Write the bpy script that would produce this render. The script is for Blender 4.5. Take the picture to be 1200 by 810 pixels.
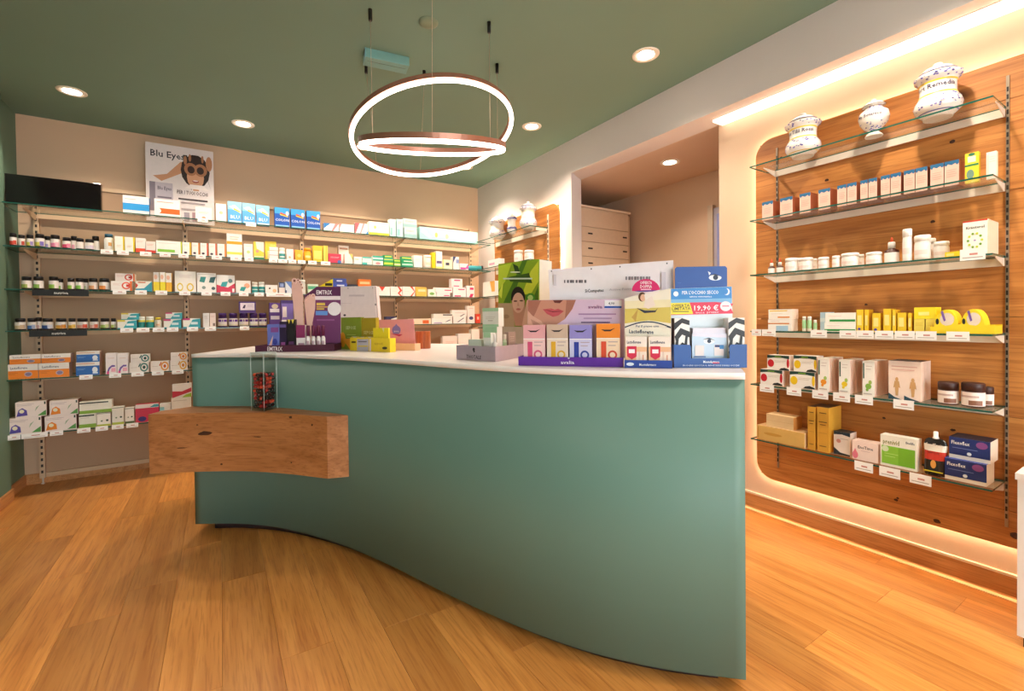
import bpy, bmesh, math, random
from mathutils import Vector, Matrix
random.seed(7)
for o in list(bpy.data.objects): bpy.data.objects.remove(o)
SC = bpy.context.scene
COL = SC.collection
R = math.radians

# ------------------------------------------------------------------ camera
EYE = Vector((0, 0, 1.30)); FPX = 536.816; PPY = 381.806
_y, _p, _r = R(32.4706), R(.7804), R(-.6605)
FW = Vector((math.sin(_y)*math.cos(_p), math.cos(_y)*math.cos(_p), -math.sin(_p)))
_rt = Vector((math.cos(_y), -math.sin(_y), 0)); _up = _rt.cross(FW)
RT = math.cos(_r)*_rt + math.sin(_r)*_up
UP = -math.sin(_r)*_rt + math.cos(_r)*_up
cd = bpy.data.cameras.new('camera'); cam = bpy.data.objects.new('camera', cd); COL.objects.link(cam)
cd.sensor_fit = 'HORIZONTAL'; cd.sensor_width = 36; cd.lens = 36*FPX/1200
cd.shift_y = (PPY-405)/1200; cd.clip_start = .05
m3 = Matrix((RT, UP, -FW)).transposed()
cam.matrix_world = Matrix.Translation(EYE) @ m3.to_4x4()
SC.camera = cam

def ray(px, py): return (px-600)/FPX*RT - (py-PPY)/FPX*UP + FW
def onz(px, py, z): d = ray(px, py); return EYE + d*((z-EYE.z)/d.z)

# ------------------------------------------------------------------ light, exposure
SC.view_settings.view_transform = 'Standard'; SC.view_settings.look = 'None'
SC.view_settings.gamma = 1; SC.view_settings.use_curve_mapping = False
SC.view_settings.exposure = 1.15
W = bpy.data.worlds.new('world'); SC.world = W; W.use_nodes = True
W.node_tree.nodes['Background'].inputs[0].default_value = (.86, .93, 1, 1)
W.node_tree.nodes['Background'].inputs[1].default_value = 4.0
WARM = (1, .83, .67); SPOT_W = 42; RING_E = 5.5; LED_E = 26; SOFFIT_E = 2.0

# ------------------------------------------------------------------ materials
def lin(h):
    h = h.lstrip('#'); out = []
    for i in (0, 2, 4):
        c = int(h[i:i+2], 16)/255
        out.append(c/12.92 if c <= .04045 else ((c+.055)/1.055)**2.4)
    return (*out, 1)
MATS = {}
def nodes_of(name):
    m = bpy.data.materials.new(name); m.use_nodes = True
    return m, m.node_tree.nodes, m.node_tree.links, m.node_tree.nodes['Principled BSDF']
def pm(hexc, rough=.45, metal=0, vary=.06, scale=30, coat=0):
    """plain procedural paint / card / plastic with faint mottling"""
    k = (hexc, rough, metal, vary, scale, coat)
    if k in MATS: return MATS[k]
    m, n, l, b = nodes_of('paint_'+hexc.strip('#'))
    c = lin(hexc)
    tc = n.new('ShaderNodeTexCoord'); nz = n.new('ShaderNodeTexNoise'); nz.inputs['Scale'].default_value = scale
    l.new(tc.outputs['Object'], nz.inputs['Vector'])
    mx = n.new('ShaderNodeMix'); mx.data_type = 'RGBA'
    mx.inputs[6].default_value = tuple(v*(1-vary) for v in c[:3])+(1,)
    mx.inputs[7].default_value = tuple(min(1, v*(1+vary)) for v in c[:3])+(1,)
    l.new(nz.outputs['Fac'], mx.inputs[0]); l.new(mx.outputs[2], b.inputs['Base Color'])
    b.inputs['Roughness'].default_value = rough; b.inputs['Metallic'].default_value = metal
    b.inputs['Coat Weight'].default_value = coat
    MATS[k] = m; return m
def em(col, strength, name='lamp_glow'):
    m = bpy.data.materials.new(name); m.use_nodes = True; n = m.node_tree.nodes; n.clear()
    e = n.new('ShaderNodeEmission'); o = n.new('ShaderNodeOutputMaterial')
    e.inputs[0].default_value = (*col, 1); e.inputs[1].default_value = strength
    m.node_tree.links.new(e.outputs[0], o.inputs[0]); return m
def glass_mat(tint=(.97, .99, .98), gl=.03, name='clear_glass'):
    m = bpy.data.materials.new(name); m.use_nodes = True; n = m.node_tree.nodes; l = m.node_tree.links; n.clear()
    t = n.new('ShaderNodeBsdfTransparent'); t.inputs[0].default_value = (*tint, 1)
    g = n.new('ShaderNodeBsdfGlossy'); g.inputs[1].default_value = .03
    f = n.new('ShaderNodeLayerWeight'); f.inputs[0].default_value = .5
    w_ = n.new('ShaderNodeMath'); w_.operation = 'POWER'; w_.inputs[1].default_value = 5
    a = n.new('ShaderNodeMath'); a.operation = 'MULTIPLY_ADD'; a.inputs[1].default_value = .5; a.inputs[2].default_value = gl
    l.new(f.outputs['Facing'], w_.inputs[0])
    x = n.new('ShaderNodeMixShader'); o = n.new('ShaderNodeOutputMaterial')
    l.new(w_.outputs[0], a.inputs[0]); l.new(a.outputs[0], x.inputs[0]); l.new(t.outputs[0], x.inputs[1]); l.new(g.outputs[0], x.inputs[2])
    l.new(x.outputs[0], o.inputs[0]); return m
def wood(name, c1, c2, c3, axis='y', rough=.4, scale=1.0, knots=.0, rnd=0):
    """oak: grain stretched along one object axis, darker pores, knots; per-object random tint"""
    m, n, l, b = nodes_of(name)
    tc = n.new('ShaderNodeTexCoord'); mp = n.new('ShaderNodeMapping')
    s = {'x': (.5, 10, 10), 'y': (10, .5, 10), 'z': (10, 10, .5)}[axis]
    mp.inputs['Scale'].default_value = tuple(v*scale for v in s)
    src = tc.outputs['Object']
    oi = n.new('ShaderNodeObjectInfo')
    if rnd:
        ad = n.new('ShaderNodeVectorMath'); ad.operation = 'ADD'
        sc = n.new('ShaderNodeVectorMath'); sc.operation = 'SCALE'; sc.inputs[0].default_value = (13.7, 7.9, 3.1)
        l.new(oi.outputs['Random'], sc.inputs['Scale']); l.new(src, ad.inputs[0]); l.new(sc.outputs[0], ad.inputs[1]); src = ad.outputs[0]
    l.new(src, mp.inputs[0])
    n1 = n.new('ShaderNodeTexNoise'); n1.inputs['Scale'].default_value = 1.6; n1.inputs['Detail'].default_value = 6; n1.inputs['Distortion'].default_value = 1.4
    l.new(mp.outputs[0], n1.inputs['Vector'])
    n2 = n.new('ShaderNodeTexNoise'); n2.inputs['Scale'].default_value = 14; n2.inputs['Detail'].default_value = 5
    l.new(mp.outputs[0], n2.inputs['Vector'])
    r = n.new('ShaderNodeValToRGB'); e = r.color_ramp.elements
    e[0].position = .33; e[0].color = lin(c2); e[1].position = .62; e[1].color = lin(c1)
    l.new(n1.outputs['Fac'], r.inputs[0])
    r2 = n.new('ShaderNodeValToRGB'); r2.color_ramp.elements[0].position = .36; r2.color_ramp.elements[0].color = lin(c3)
    r2.color_ramp.elements[1].position = .5; r2.color_ramp.elements[1].color = (1, 1, 1, 1)
    l.new(n2.outputs['Fac'], r2.inputs[0])
    mx = n.new('ShaderNodeMix'); mx.data_type = 'RGBA'; mx.blend_type = 'MULTIPLY'; mx.inputs[0].default_value = .32
    l.new(r.outputs[0], mx.inputs[6]); l.new(r2.outputs[0], mx.inputs[7]); out = mx.outputs[2]
    if knots:
        vo = n.new('ShaderNodeTexVoronoi'); vo.inputs['Scale'].default_value = knots
        mk = n.new('ShaderNodeMapping'); mk.inputs['Scale'].default_value = {'x': (.6, 1, 1), 'y': (1, .6, 1), 'z': (1, 1, .6)}[axis]
        l.new(src, mk.inputs[0]); l.new(mk.outputs[0], vo.inputs['Vector'])
        r3 = n.new('ShaderNodeValToRGB'); r3.color_ramp.elements[0].position = .03; r3.color_ramp.elements[0].color = (.12, .06, .03, 1)
        r3.color_ramp.elements[1].position = .075; r3.color_ramp.elements[1].color = (1, 1, 1, 1)
        l.new(vo.outputs['Distance'], r3.inputs[0])
        m2 = n.new('ShaderNodeMix'); m2.data_type = 'RGBA'; m2.blend_type = 'MULTIPLY'; m2.inputs[0].default_value = .9
        l.new(out, m2.inputs[6]); l.new(r3.outputs[0], m2.inputs[7]); out = m2.outputs[2]
    if rnd:
        hs = n.new('ShaderNodeHueSaturation'); mr = n.new('ShaderNodeMapRange')
        mr.inputs[3].default_value = 1-rnd; mr.inputs[4].default_value = 1+rnd*.6
        l.new(oi.outputs['Random'], mr.inputs[0]); l.new(mr.outputs[0], hs.inputs['Value']); l.new(out, hs.inputs['Color']); out = hs.outputs[0]
    l.new(out, b.inputs['Base Color'])
    bp = n.new('ShaderNodeBump'); bp.inputs['Strength'].default_value = .12; bp.inputs['Distance'].default_value = .002
    l.new(n2.outputs['Fac'], bp.inputs['Height']); l.new(bp.outputs[0], b.inputs['Normal'])
    b.inputs['Roughness'].default_value = rough
    return m
M_OAKFLOOR = wood('oak_floor', '#dd974e', '#c67e3a', '#b48048', 'y', .3, .9, 0, .2)
M_OAKPANEL = wood('oak_panel', '#cc8846', '#ac692e', '#a06a38', 'y', .45, .8, 1.7, .07)
M_OAKBOX = wood('oak_box', '#bf7f4c', '#a66838', '#98653c', 'x', .45, .8, 3.2, 0)
M_OAKTRIM = wood('oak_skirting', '#cf935a', '#b87a44', '#a8764a', 'y', .4)
M_CUP = wood('turned_wood', '#b9602a', '#8e4116', '#7a3a18', 'z', .35, 3)
M_SAGE = pm('#64877c', .5, 0, .02, 3)
M_CEIL = pm('#74907e', .75, 0, .03, 2)
M_LEFT = pm('#5f7d6a', .6, 0, .03, 2)
M_WALL = pm('#d6baa0', .85, 0, .025, 4)
M_SOFF = pm('#d8cfcb', .85, 0, .02, 4)
M_PANELBACK = pm('#ae8e70', .6, 0, .03, 3)
M_UPRIGHT = pm('#d0b08e', .5, 0, .03, 9)
M_WHITE = pm('#f1ebe6', .4, 0, .02, 5)
M_DARK = pm('#181312', .4)
M_GLASS = glass_mat()
M_RIM = pm('#1f5c50', .15, 0, .1, 60)
M_ALU = pm('#e0d2c2', .35, .1, .04, 40)

# ------------------------------------------------------------------ mesh building
class MB:
    def __init__(s): s.v = []; s.f = []; s.mi = []; s.mats = []; s.smooth = []
    def mat(s, m):
        if isinstance(m, str): m = pm(m)
        if m not in s.mats: s.mats.append(m)
        return s.mats.index(m)
    def poly(s, pts, m, smooth=False):
        b = len(s.v); s.v += [tuple(p) for p in pts]; s.f.append(tuple(range(b, b+len(pts)))); s.mi.append(s.mat(m)); s.smooth.append(smooth)
    def mesh(s, vs, fs, m, smooth=False):
        b = len(s.v); s.v += [tuple(p) for p in vs]; i = s.mat(m)
        for f in fs: s.f.append(tuple(a+b for a in f)); s.mi.append(i); s.smooth.append(smooth)
    def box(s, x0, x1, y0, y1, z0, z1, m, faces=None):
        v = [(x0, y0, z0), (x1, y0, z0), (x1, y1, z0), (x0, y1, z0), (x0, y0, z1), (x1, y0, z1), (x1, y1, z1), (x0, y1, z1)]
        F = [(0, 3, 2, 1), (4, 5, 6, 7), (0, 1, 5, 4), (1, 2, 6, 5), (2, 3, 7, 6), (3, 0, 4, 7)]
        s.mesh(v, F, m)
        return s
    def prism(s, pts, z0, z1, m, smooth=False, mside=None):
        n = len(pts)
        s.poly([(p[0], p[1], z1) for p in pts], m); s.poly([(p[0], p[1], z0) for p in reversed(pts)], m)
        for i in range(n):
            a, b = pts[i], pts[(i+1) % n]
            s.poly([(a[0], a[1], z0), (b[0], b[1], z0), (b[0], b[1], z1), (a[0], a[1], z1)], mside or m)
    def slab(s, pts, y0, y1, m):
        """outline in (x,z), extruded along y; front at y0"""
        n = len(pts)
        s.poly([(p[0], y0, p[1]) for p in pts], m); s.poly([(p[0], y1, p[1]) for p in reversed(pts)], m)
        for i in range(n):
            a, b = pts[i], pts[(i+1) % n]
            s.poly([(a[0], y1, a[1]), (b[0], y1, b[1]), (b[0], y0, b[1]), (a[0], y0, a[1])], m)
    def lathe(s, prof, m, seg=20, cx=0, cy=0, cz=0, smooth=True, caps=True):
        b = len(s.v); i = s.mat(m); n = len(prof)
        for r, z in prof:
            for k in range(seg):
                a = 2*math.pi*k/seg; s.v.append((cx+r*math.cos(a), cy+r*math.sin(a), cz+z))
        for j in range(n-1):
            for k in range(seg):
                k2 = (k+1) % seg
                s.f.append((b+j*seg+k, b+j*seg+k2, b+(j+1)*seg+k2, b+(j+1)*seg+k)); s.mi.append(i); s.smooth.append(smooth)
        if caps:
            if prof[0][0] > 1e-5: s.f.append(tuple(b+k for k in reversed(range(seg)))); s.mi.append(i); s.smooth.append(False)
            if prof[-1][0] > 1e-5: s.f.append(tuple(b+(n-1)*seg+k for k in range(seg))); s.mi.append(i); s.smooth.append(False)
    def tube(s, path, r, m, seg=8, closed=False):
        b = len(s.v); i = s.mat(m); P = [Vector(p) for p in path]; n = len(P)
        ref = Vector((0, 0, 1))
        for j in range(n):
            a = P[j-1] if (j or closed) else P[j]; c = P[(j+1) % n] if (j < n-1 or closed) else P[j]
            t = (c-a).normalized(); u = t.cross(ref)
            if u.length < 1e-4: u = t.cross(Vector((1, 0, 0)))
            u.normalize(); w = u.cross(t)
            for k in range(seg):
                q = 2*math.pi*k/seg; s.v.append(tuple(P[j]+r*(math.cos(q)*u+math.sin(q)*w)))
        for j in range(n if closed else n-1):
            j2 = (j+1) % n
            for k in range(seg):
                k2 = (k+1) % seg
                s.f.append((b+j*seg+k, b+j*seg+k2, b+j2*seg+k2, b+j2*seg+k)); s.mi.append(i); s.smooth.append(True)
        if not closed:
            s.f.append(tuple(b+k for k in reversed(range(seg)))); s.mi.append(i); s.smooth.append(False)
            s.f.append(tuple(b+(n-1)*seg+k for k in range(seg))); s.mi.append(i); s.smooth.append(False)
    def text(s, txt, x, z, h, m, y=-.0006, width=None, align='c', rotate=0):
        vs, fs, w = text_mesh(txt); k = h/.72
        kx = k if not width else width/max(w, .01)
        ox = {'c': -w*kx/2, 'l': 0, 'r': -w*kx}[align]
        ca, sa = math.cos(rotate), math.sin(rotate)
        pts = []
        for a, b_ in vs:
            lx, lz = ox+a*kx, (b_-.36)*k
            pts.append((x+lx*ca-lz*sa, y, z+lx*sa+lz*ca))
        s.mesh(pts, fs, m)
    def build(s, name, parent=None, loc=(0, 0, 0), rotz=0, bevel=0, me_only=False):
        me = bpy.data.meshes.new(name); me.from_pydata(s.v, [], s.f)
        for m in s.mats: me.materials.append(m)
        me.polygons.foreach_set('material_index', s.mi); me.polygons.foreach_set('use_smooth', s.smooth)
        me.update()
        if me_only: return me
        o = bpy.data.objects.new(name, me); COL.objects.link(o); o.location = loc; o.rotation_euler = (0, 0, rotz)
        if parent: o.parent = parent
        if bevel:
            b = o.modifiers.new('bevel', 'BEVEL'); b.width = bevel; b.segments = 2; b.limit_method = 'ANGLE'
        return o
TXT = {}
def text_mesh(txt):
    if txt in TXT: return TXT[txt]
    cu = bpy.data.curves.new('t', 'FONT'); cu.body = txt; cu.resolution_u = 1; cu.size = 1; cu.offset = .014
    ob = bpy.data.objects.new('t', cu); me = bpy.data.meshes.new_from_object(ob)
    vs = [(v.co.x, v.co.y) for v in me.vertices]; fs = [tuple(p.vertices)[::1] for p in me.polygons]
    w = max([v[0] for v in vs] or [0.1])
    bpy.data.objects.remove(ob); bpy.data.curves.remove(cu); bpy.data.meshes.remove(me)
    TXT[txt] = (vs, fs, w); return TXT[txt]
def ell(cx, cz, rx, rz, n=14, a0=0, a1=2*math.pi):
    return [(cx+rx*math.cos(a0+(a1-a0)*k/n), cz+rz*math.sin(a0+(a1-a0)*k/n)) for k in range(n if a1-a0 > 6 else n+1)]
LABELS = {}
def tag(o, label, cat, group=None):
    o['label'] = label; o['category'] = cat
    if group: o['group'] = group
    return o
def struct(o): o['kind'] = 'structure'; return o
def empty(name, loc, rotz=0):
    o = bpy.data.objects.new(name, None); COL.objects.link(o); o.location = loc; o.rotation_euler = (0, 0, rotz); o.empty_display_size = .05
    return o

# ------------------------------------------------------------------ room shell
XL, XR, XS, YB, YF, ZC = -1.36, 3.065, 2.838, 5.25, -3.2, 3.0
ZS = 2.688; XP = 3.98; YP0, YP1 = 2.0, 4.3
floor = struct(MB().box(XL-.1, XP+.1, YF-.1, YB+.1, -.08, -.006, pm('#6b4524', .8)).build('floor'))
# oak planks, each a child of the floor, running away along the right wall
pw, pl = .192, 1.30
pmesh = {}
def plank_mesh(w, l):
    k = (round(w, 3), round(l, 3))
    if k not in pmesh:
        b = MB(); c = .0009; g = .0003
        x0, x1, y0, y1 = -w/2+g, w/2-g, -l/2+g, l/2-g
        v = [(x0, y0, -.006), (x1, y0, -.006), (x1, y1, -.006), (x0, y1, -.006), (x0, y0, -c), (x1, y0, -c), (x1, y1, -c), (x0, y1, -c),
             (x0+c, y0+c, 0), (x1-c, y0+c, 0), (x1-c, y1-c, 0), (x0+c, y1-c, 0)]
        b.mesh(v, [(0, 1, 5, 4), (1, 2, 6, 5), (2, 3, 7, 6), (3, 0, 4, 7), (4, 5, 9, 8), (5, 6, 10, 9), (6, 7, 11, 10), (7, 4, 8, 11), (8, 9, 10, 11)], M_OAKFLOOR)
        pmesh[k] = b.build('plank', me_only=True)
    return pmesh[k]
x = XL
row = 0
while x < XP-.02:
    w = min(pw, XP-x); y = YF-random.random()*pl*.9
    ytop = YB if x+w < XR+.05 else YP1; ybot = -1.0 if x+w < XR+.1 else YP0
    while y < ytop:
        y0, y1 = max(y, max(ybot, -1.0)), min(y+pl, ytop)
        if y1-y0 > .05:
            o = bpy.data.objects.new('plank', plank_mesh(w, y1-y0)); COL.objects.link(o); o.location = (x+w/2, (y0+y1)/2, 0); o.parent = floor
        y += pl
    x += w; row += 1
MB().box(XL, XR, YF, -1.0, -.006, 0, M_OAKFLOOR).build('plank', floor)
struct(MB().box(XL-.1, XS+.3, YF-.1, YB+.1, ZC, ZC+.1, M_CEIL).build('ceiling'))
struct(MB().box(XL-.1, XP+.1, YB, YB+.1, 0, ZC, pm('#cfae90', .85, 0, .025, 4)).build('wall_back'))
wl = struct(MB().box(XL-.1, XL, YF, YB, 0, ZC, M_LEFT).build('wall_left'))
MB().box(XL, XL+.03, YF, 4.86, .0, ZC, M_LEFT).build('wall_panel', wl)
# wall with the passage: corner wall, soffit over the passage and over the oak panel, far right wall
b = MB(); b.prism([(XS, 3.38), (XR, 3.50), (XR, YB), (XS, YB)], 0, ZS, M_SOFF)
struct(b.build('wall_right_front'))
struct(MB().box(XS, XR, YF, YB, ZS, ZC, M_SOFF).build('wall_soffit'))
struct(MB().box(XR, XP, YF, YP0, 0, ZS+.1, M_WALL).build('wall_right'))
b = MB(); b.box(XP, XP+.1, YP0-.3, YP1+.1, 0, ZS+.1, M_WALL); b.box(XR, XP, YP1, YP1+.1, 0, ZS+.1, M_WALL)
struct(b.build('wall_passage'))
struct(MB().box(XR, XP, YP0, YP1, ZS, ZS+.05, M_WALL).build('ceiling_passage'))
# street front behind the camera: piers, lintel and an unseen shop window added to light the counter front
b = MB(); b.box(XL, XL+.5, YF-.15, YF, 0, ZC, M_WALL); b.box(XR-.5, XR, YF-.15, YF, 0, ZC, M_WALL); b.box(XL+.5, XR-.5, YF-.15, YF, 2.55, ZC, M_WALL); b.box(XL+.5, XR-.5, YF-.15, YF, 0, .2, M_WALL)
struct(b.build('wall_front'))
wn = struct(MB().box(XL+.5, XR-.5, YF-.08, YF-.07, .2, 2.55, M_GLASS).build('added_window'))
b = MB()
for xx in (XL+.5, (XL+XR)/2-.03, XR-.56): b.box(xx, xx+.06, YF-.11, YF-.04, .2, 2.55, M_DARK)
b.build('added_window_frame', wn)
# skirting boards
struct(MB().box(XL+.03, XL+.045, YF, 4.86, 0, .085, M_OAKTRIM).build('baseboard_left'))
b = MB(); b.box(XL, XL+.012, 4.86, YB, 0, .085, M_OAKTRIM); b.box(XL, XS, YB-.014, YB, 0, .085, M_OAKTRIM)
struct(b.build('baseboard_back'))
bb = struct(MB().box(XR-.014, XR, YF, YP0, 0, .088, M_OAKTRIM).build('baseboard_right'))
MB().box(XR-.016, XR, YF, YP0, .088, .10, pm('#f4ddc0', .5)).build('painted_lit_edge', bb)  # pale colour stands for LED light on the baseboard's top edge
struct(MB().box(XR-.075, XR-.045, YF, YP0, 0, .004, pm('#f0cf9c', .35)).build('painted_floor_reflection'))  # pale strip imitating the lit edge's reflection in the glossy floor
struct(MB().box(XS-.014, XS, 3.38, YB, 0, .088, M_OAKTRIM).build('baseboard_corner'))

# ------------------------------------------------------------------ light fittings
DL = []
def downlight(x, y, z, label, power=SPOT_W, lit=True):
    t = empty('ceiling_downlight', (x, y, z)); tag(t, label, 'downlight', 'recessed ceiling downlights')
    b = MB(); b.lathe([(.058, -.001), (.058, -.006), (.083, -.006), (.086, -.003), (.086, 0)], pm('#f3ead9', .3), 28, caps=False); b.build('trim_ring', t)
    b = MB(); b.lathe([(.057, 0), (.053, -.003), (.057, -.004)], M_DARK, 28, caps=False); b.build('baffle', t)
    b = MB(); b.poly([(.054*math.cos(a), -.054*math.sin(a), -.0025) for a in [k*math.pi/12 for k in range(24)]], em((1, .9, .74), 14 if lit else 2)); b.build('lens', t)
    if lit:
        ld = bpy.data.lights.new('downlight_beam', 'SPOT'); ld.energy = power; ld.color = WARM; ld.spot_size = R(128); ld.spot_blend = .7; ld.shadow_soft_size = .05
        lo = bpy.data.objects.new('downlight_beam', ld); COL.objects.link(lo); lo.location = (0, 0, -.012); lo.parent = t
names = {(-.885, 4.548): 'round ceiling downlight nearest the dark green left wall', (.193, 4.546): 'round ceiling downlight above the blue-eyes poster side of back wall',
         (1.2, 4.56): 'ceiling downlight seen through the lower ring of the pendant', (2.325, 4.585): 'ceiling downlight in the far right corner beside the ring pendant',
         (2.343, 3.32): 'ceiling downlight just right of the big luminous ring', (2.345, 2.04): 'large near ceiling downlight beside the white soffit'}
for (x, y), n in names.items(): downlight(x, y, ZC, n, 56 if x > 2 and y < 4 else {-.885: 36, .193: 42, 1.2: 52}.get(x, 60))
for x, y in ((-.885, .75), (2.345, .75), (-.885, -.5), (2.345, -.5), (-.885, -1.75), (2.345, -1.75)):  # unseen downlights, added out of view to light the counter front
    downlight(x, y, ZC, 'added unseen downlight in the green ceiling behind the viewer', 56 if x > 2 else 40)
downlight(3.41, 2.70, ZS, 'small downlight in the passage ceiling', 14)

def ring_lamp(c, nrm, rad, name, label, mounts, tube=.0115):
    t = empty(name, c); tag(t, label, 'pendant lamp', 'ring pendants')
    n = Vector(nrm).normalized(); u = Vector((0, 1, 0)).cross(n).normalized(); v = n.cross(u)
    N = 72; pts = [rad*(math.cos(2*math.pi*k/N)*u+math.sin(2*math.pi*k/N)*v) for k in range(N)]
    # copper-coloured carrier above, luminous tube below
    b = MB(); cm = pm('#a8745e', .35, .5); mi = b.mat(cm)
    for k in range(N):
        d = pts[k].normalized()
        for dr, dz in ((-.013, .008), (.013, .008), (.013, .034), (-.013, .034)): b.v.append(tuple(pts[k]+d*dr+n*dz))
    for k in range(N):
        k2 = (k+1) % N
        for a in range(4):
            a2 = (a+1) % 4; b.f.append((k*4+a, k2*4+a, k2*4+a2, k*4+a2)); b.mi.append(mi); b.smooth.append(False)
    b.build('ring_body', t)
    b = MB(); b.tube(pts, tube, em((1, .80, .70), RING_E, 'ring_glow'), 10, True); b.build('light_tube', t)
    for mx, my in mounts:
        mp = Vector((mx, my, ZC))-Vector(c); d = Vector((mp.x, mp.y, 0))
        best = min(pts, key=lambda p: (p.x-mp.x)**2+(p.y-mp.y)**2)
        b = MB(); b.tube([best+n*.03, mp-Vector((0, 0, .05))], .0012, pm('#c9b49c', .4, .3), 6); b.build('suspension_wire', t)
        b = MB(); b.lathe([(.009, -.062), (.011, -.055), (.011, 0)], M_DARK, 12, mp.x, mp.y, mp.z); b.build('ceiling_mount', t)
ring_lamp((1.111, 2.597, 2.42), (-.1, .242, 1), .48, 'ring_pendant', 'large tilted luminous ring pendant hanging from the green ceiling', [(.841, 3.081), (1.58, 2.632), (1.199, 2.961)])
ring_lamp((.955, 2.24, 2.198), (-.12, -.245, 1), .362, 'ring_pendant', 'smaller luminous ring pendant hanging inside the big ring', [(.718, 2.532), (1.323, 2.287), (.81, 1.888)])
t = empty('pendant_driver_box', (.93, 2.93, ZC), R(-8)); tag(t, 'slim pale teal driver box fixed to ceiling above the rings', 'driver box')
MB().box(-.135, .135, -.055, .055, -.058, 0, pm('#6f9a92', .4)).build('housing', t, bevel=.003)
MB().box(-.138, -.135, -.055, .055, -.058, 0, pm('#8fc2cc', .4)).build('end_cap', t)
MB().box(-.12, .12, -.012, -.010, -.0585, -.058, M_DARK).build('seam', t)
t = MB(); t.lathe([(.001, -.016), (.04, -.014), (.055, -.004), (.056, 0)], pm('#76856a', .5), 24)
tag(t.build('smoke_detector', None, (1.03, 2.47, ZC)), 'flat pale round disc on the ceiling in front of driver box', 'detector')

# LED diffuser under the soffit
t = empty('soffit_light', (2.95, 0, ZS)); tag(t, 'long bright light strip under the white soffit above oak panel', 'light strip')
MB().box(-.012, .108, YF+.05, 1.97, -.004, 0, M_ALU).build('housing', t)
MB().box(-.008, .104, YF+.05, 1.965, -.018, -.004, em((1, .80, .60), SOFFIT_E, 'diffuser')).build('diffuser', t)

# ------------------------------------------------------------------ oak back panels with LED behind
def oak_panel(xw, y0, y1, z0, z1, seams, name, label, round_near):
    """boards stacked vertically in plane x = xw-.045 .. ; y1 is the far end; corners rounded"""
    t = empty(name, (xw-.045, (y0+y1)/2, z0)); tag(t, label, 'wall panel', 'backlit oak wall panels')
    zs = [z0]+seams+[z1]; yc = (y0+y1)/2; r = .11; g = .0012
    for i in range(len(zs)-1):
        a, c = zs[i]+(g if i else 0), zs[i+1]-(g if i < len(zs)-2 else 0)
        pts = []
        def corner(cy, cz, q0): return [(cy+r*math.cos(q0+math.pi/2*k/8), cz+r*math.sin(q0+math.pi/2*k/8)) for k in range(9)]
        # outline in (y,z), counter-clockwise
        lo, hi = i == 0, i == len(zs)-2
        pts += corner(y0+r, a+r, math.pi) if lo and round_near else [(y0, a)]
        pts += corner(y1-r, a+r, -math.pi/2) if lo else [(y1, a)]
        pts += corner(y1-r, c-r, 0) if hi else [(y1, c)]
        pts += corner(y0+r, c-r, math.pi/2) if hi and round_near else [(y0, c)]
        b = MB(); n = len(pts)
        b.poly([(0, p[0]-yc, p[1]-z0) for p in reversed(pts)], M_OAKPANEL); b.poly([(.018, p[0]-yc, p[1]-z0) for p in pts], M_OAKPANEL)
        for k in range(n):
            p, q = pts[k], pts[(k+1) % n]
            b.poly([(0, p[0]-yc, p[1]-z0), (0, q[0]-yc, q[1]-z0), (.018, q[0]-yc, q[1]-z0), (.018, p[0]-yc, p[1]-z0)], M_OAKPANEL)
        b.build('board', t)
    # batten and LED tape hidden behind the edge
    b = MB(); L = em((1, .70, .44), LED_E, 'led_tape'); e = .03
    b.box(.022, .034, y0+e-yc, y1-e-yc, z1-e-.012-z0, z1-e-z0, L); b.box(.022, .034, y0+e-yc, y1-e-yc, e, e+.012, L)
    b.box(.022, .034, y1-e-.012-yc, y1-e-yc, e+.02, z1-z0-e-.02, L)
    if round_near: b.box(.022, .034, y0+e-yc, y0+e+.012-yc, e+.02, z1-z0-e-.02, L)
    b.build('led_tape', t)
    MB().box(.0182, .0212, y0+.02-yc, y1-.02-yc, .02, z1-z0-.02, pm('#8a6a48', .8)).build('backing_sheet', t)
    MB().box(.0213, .0449, y0+.12-yc, y1-.12-yc, .12, z1-z0-.12, pm('#8a6a48', .8)).build('batten', t)
oak_panel(XR, -.9, 1.705, .235, 2.452, [.40, .83, 1.285, 1.86, 2.27], 'oak_wall_panel', 'large backlit oak wall panel with rounded corner behind glass shelves', False)
oak_panel(XS, 3.515, 4.76, .235, 2.44, [.40, .83, 1.285, 1.86, 2.1], 'oak_wall_panel', 'narrow backlit oak panel in the far corner beside passage', True)

def glass_pane(b, x0, x1, y0, y1, z, th=.008):
    b.mesh([(x0, y0, z-th), (x1, y0, z-th), (x1, y1, z-th), (x0, y1, z-th), (x0, y0, z), (x1, y0, z), (x1, y1, z), (x0, y1, z)], [(0, 3, 2, 1), (4, 5, 6, 7)], M_GLASS)
    b.mesh([(x0, y0, z-th), (x1, y0, z-th), (x1, y1, z-th), (x0, y1, z-th), (x0, y0, z), (x1, y0, z), (x1, y1, z), (x0, y1, z)], [(0, 1, 5, 4), (1, 2, 6, 5), (2, 3, 7, 6), (3, 0, 4, 7)], M_RIM)
ORD = ['top', 'second', 'third', 'fourth', 'fifth', 'lowest']
ZR = [2.235, 1.90, 1.562, 1.212, .880, .538]
ZB = [2.205, 1.887, 1.568, 1.259, .897, .482]
ZCN = [2.218, 1.89, 1.565, 1.212]
M_SLOT = pm('#241a14', .6)
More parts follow.
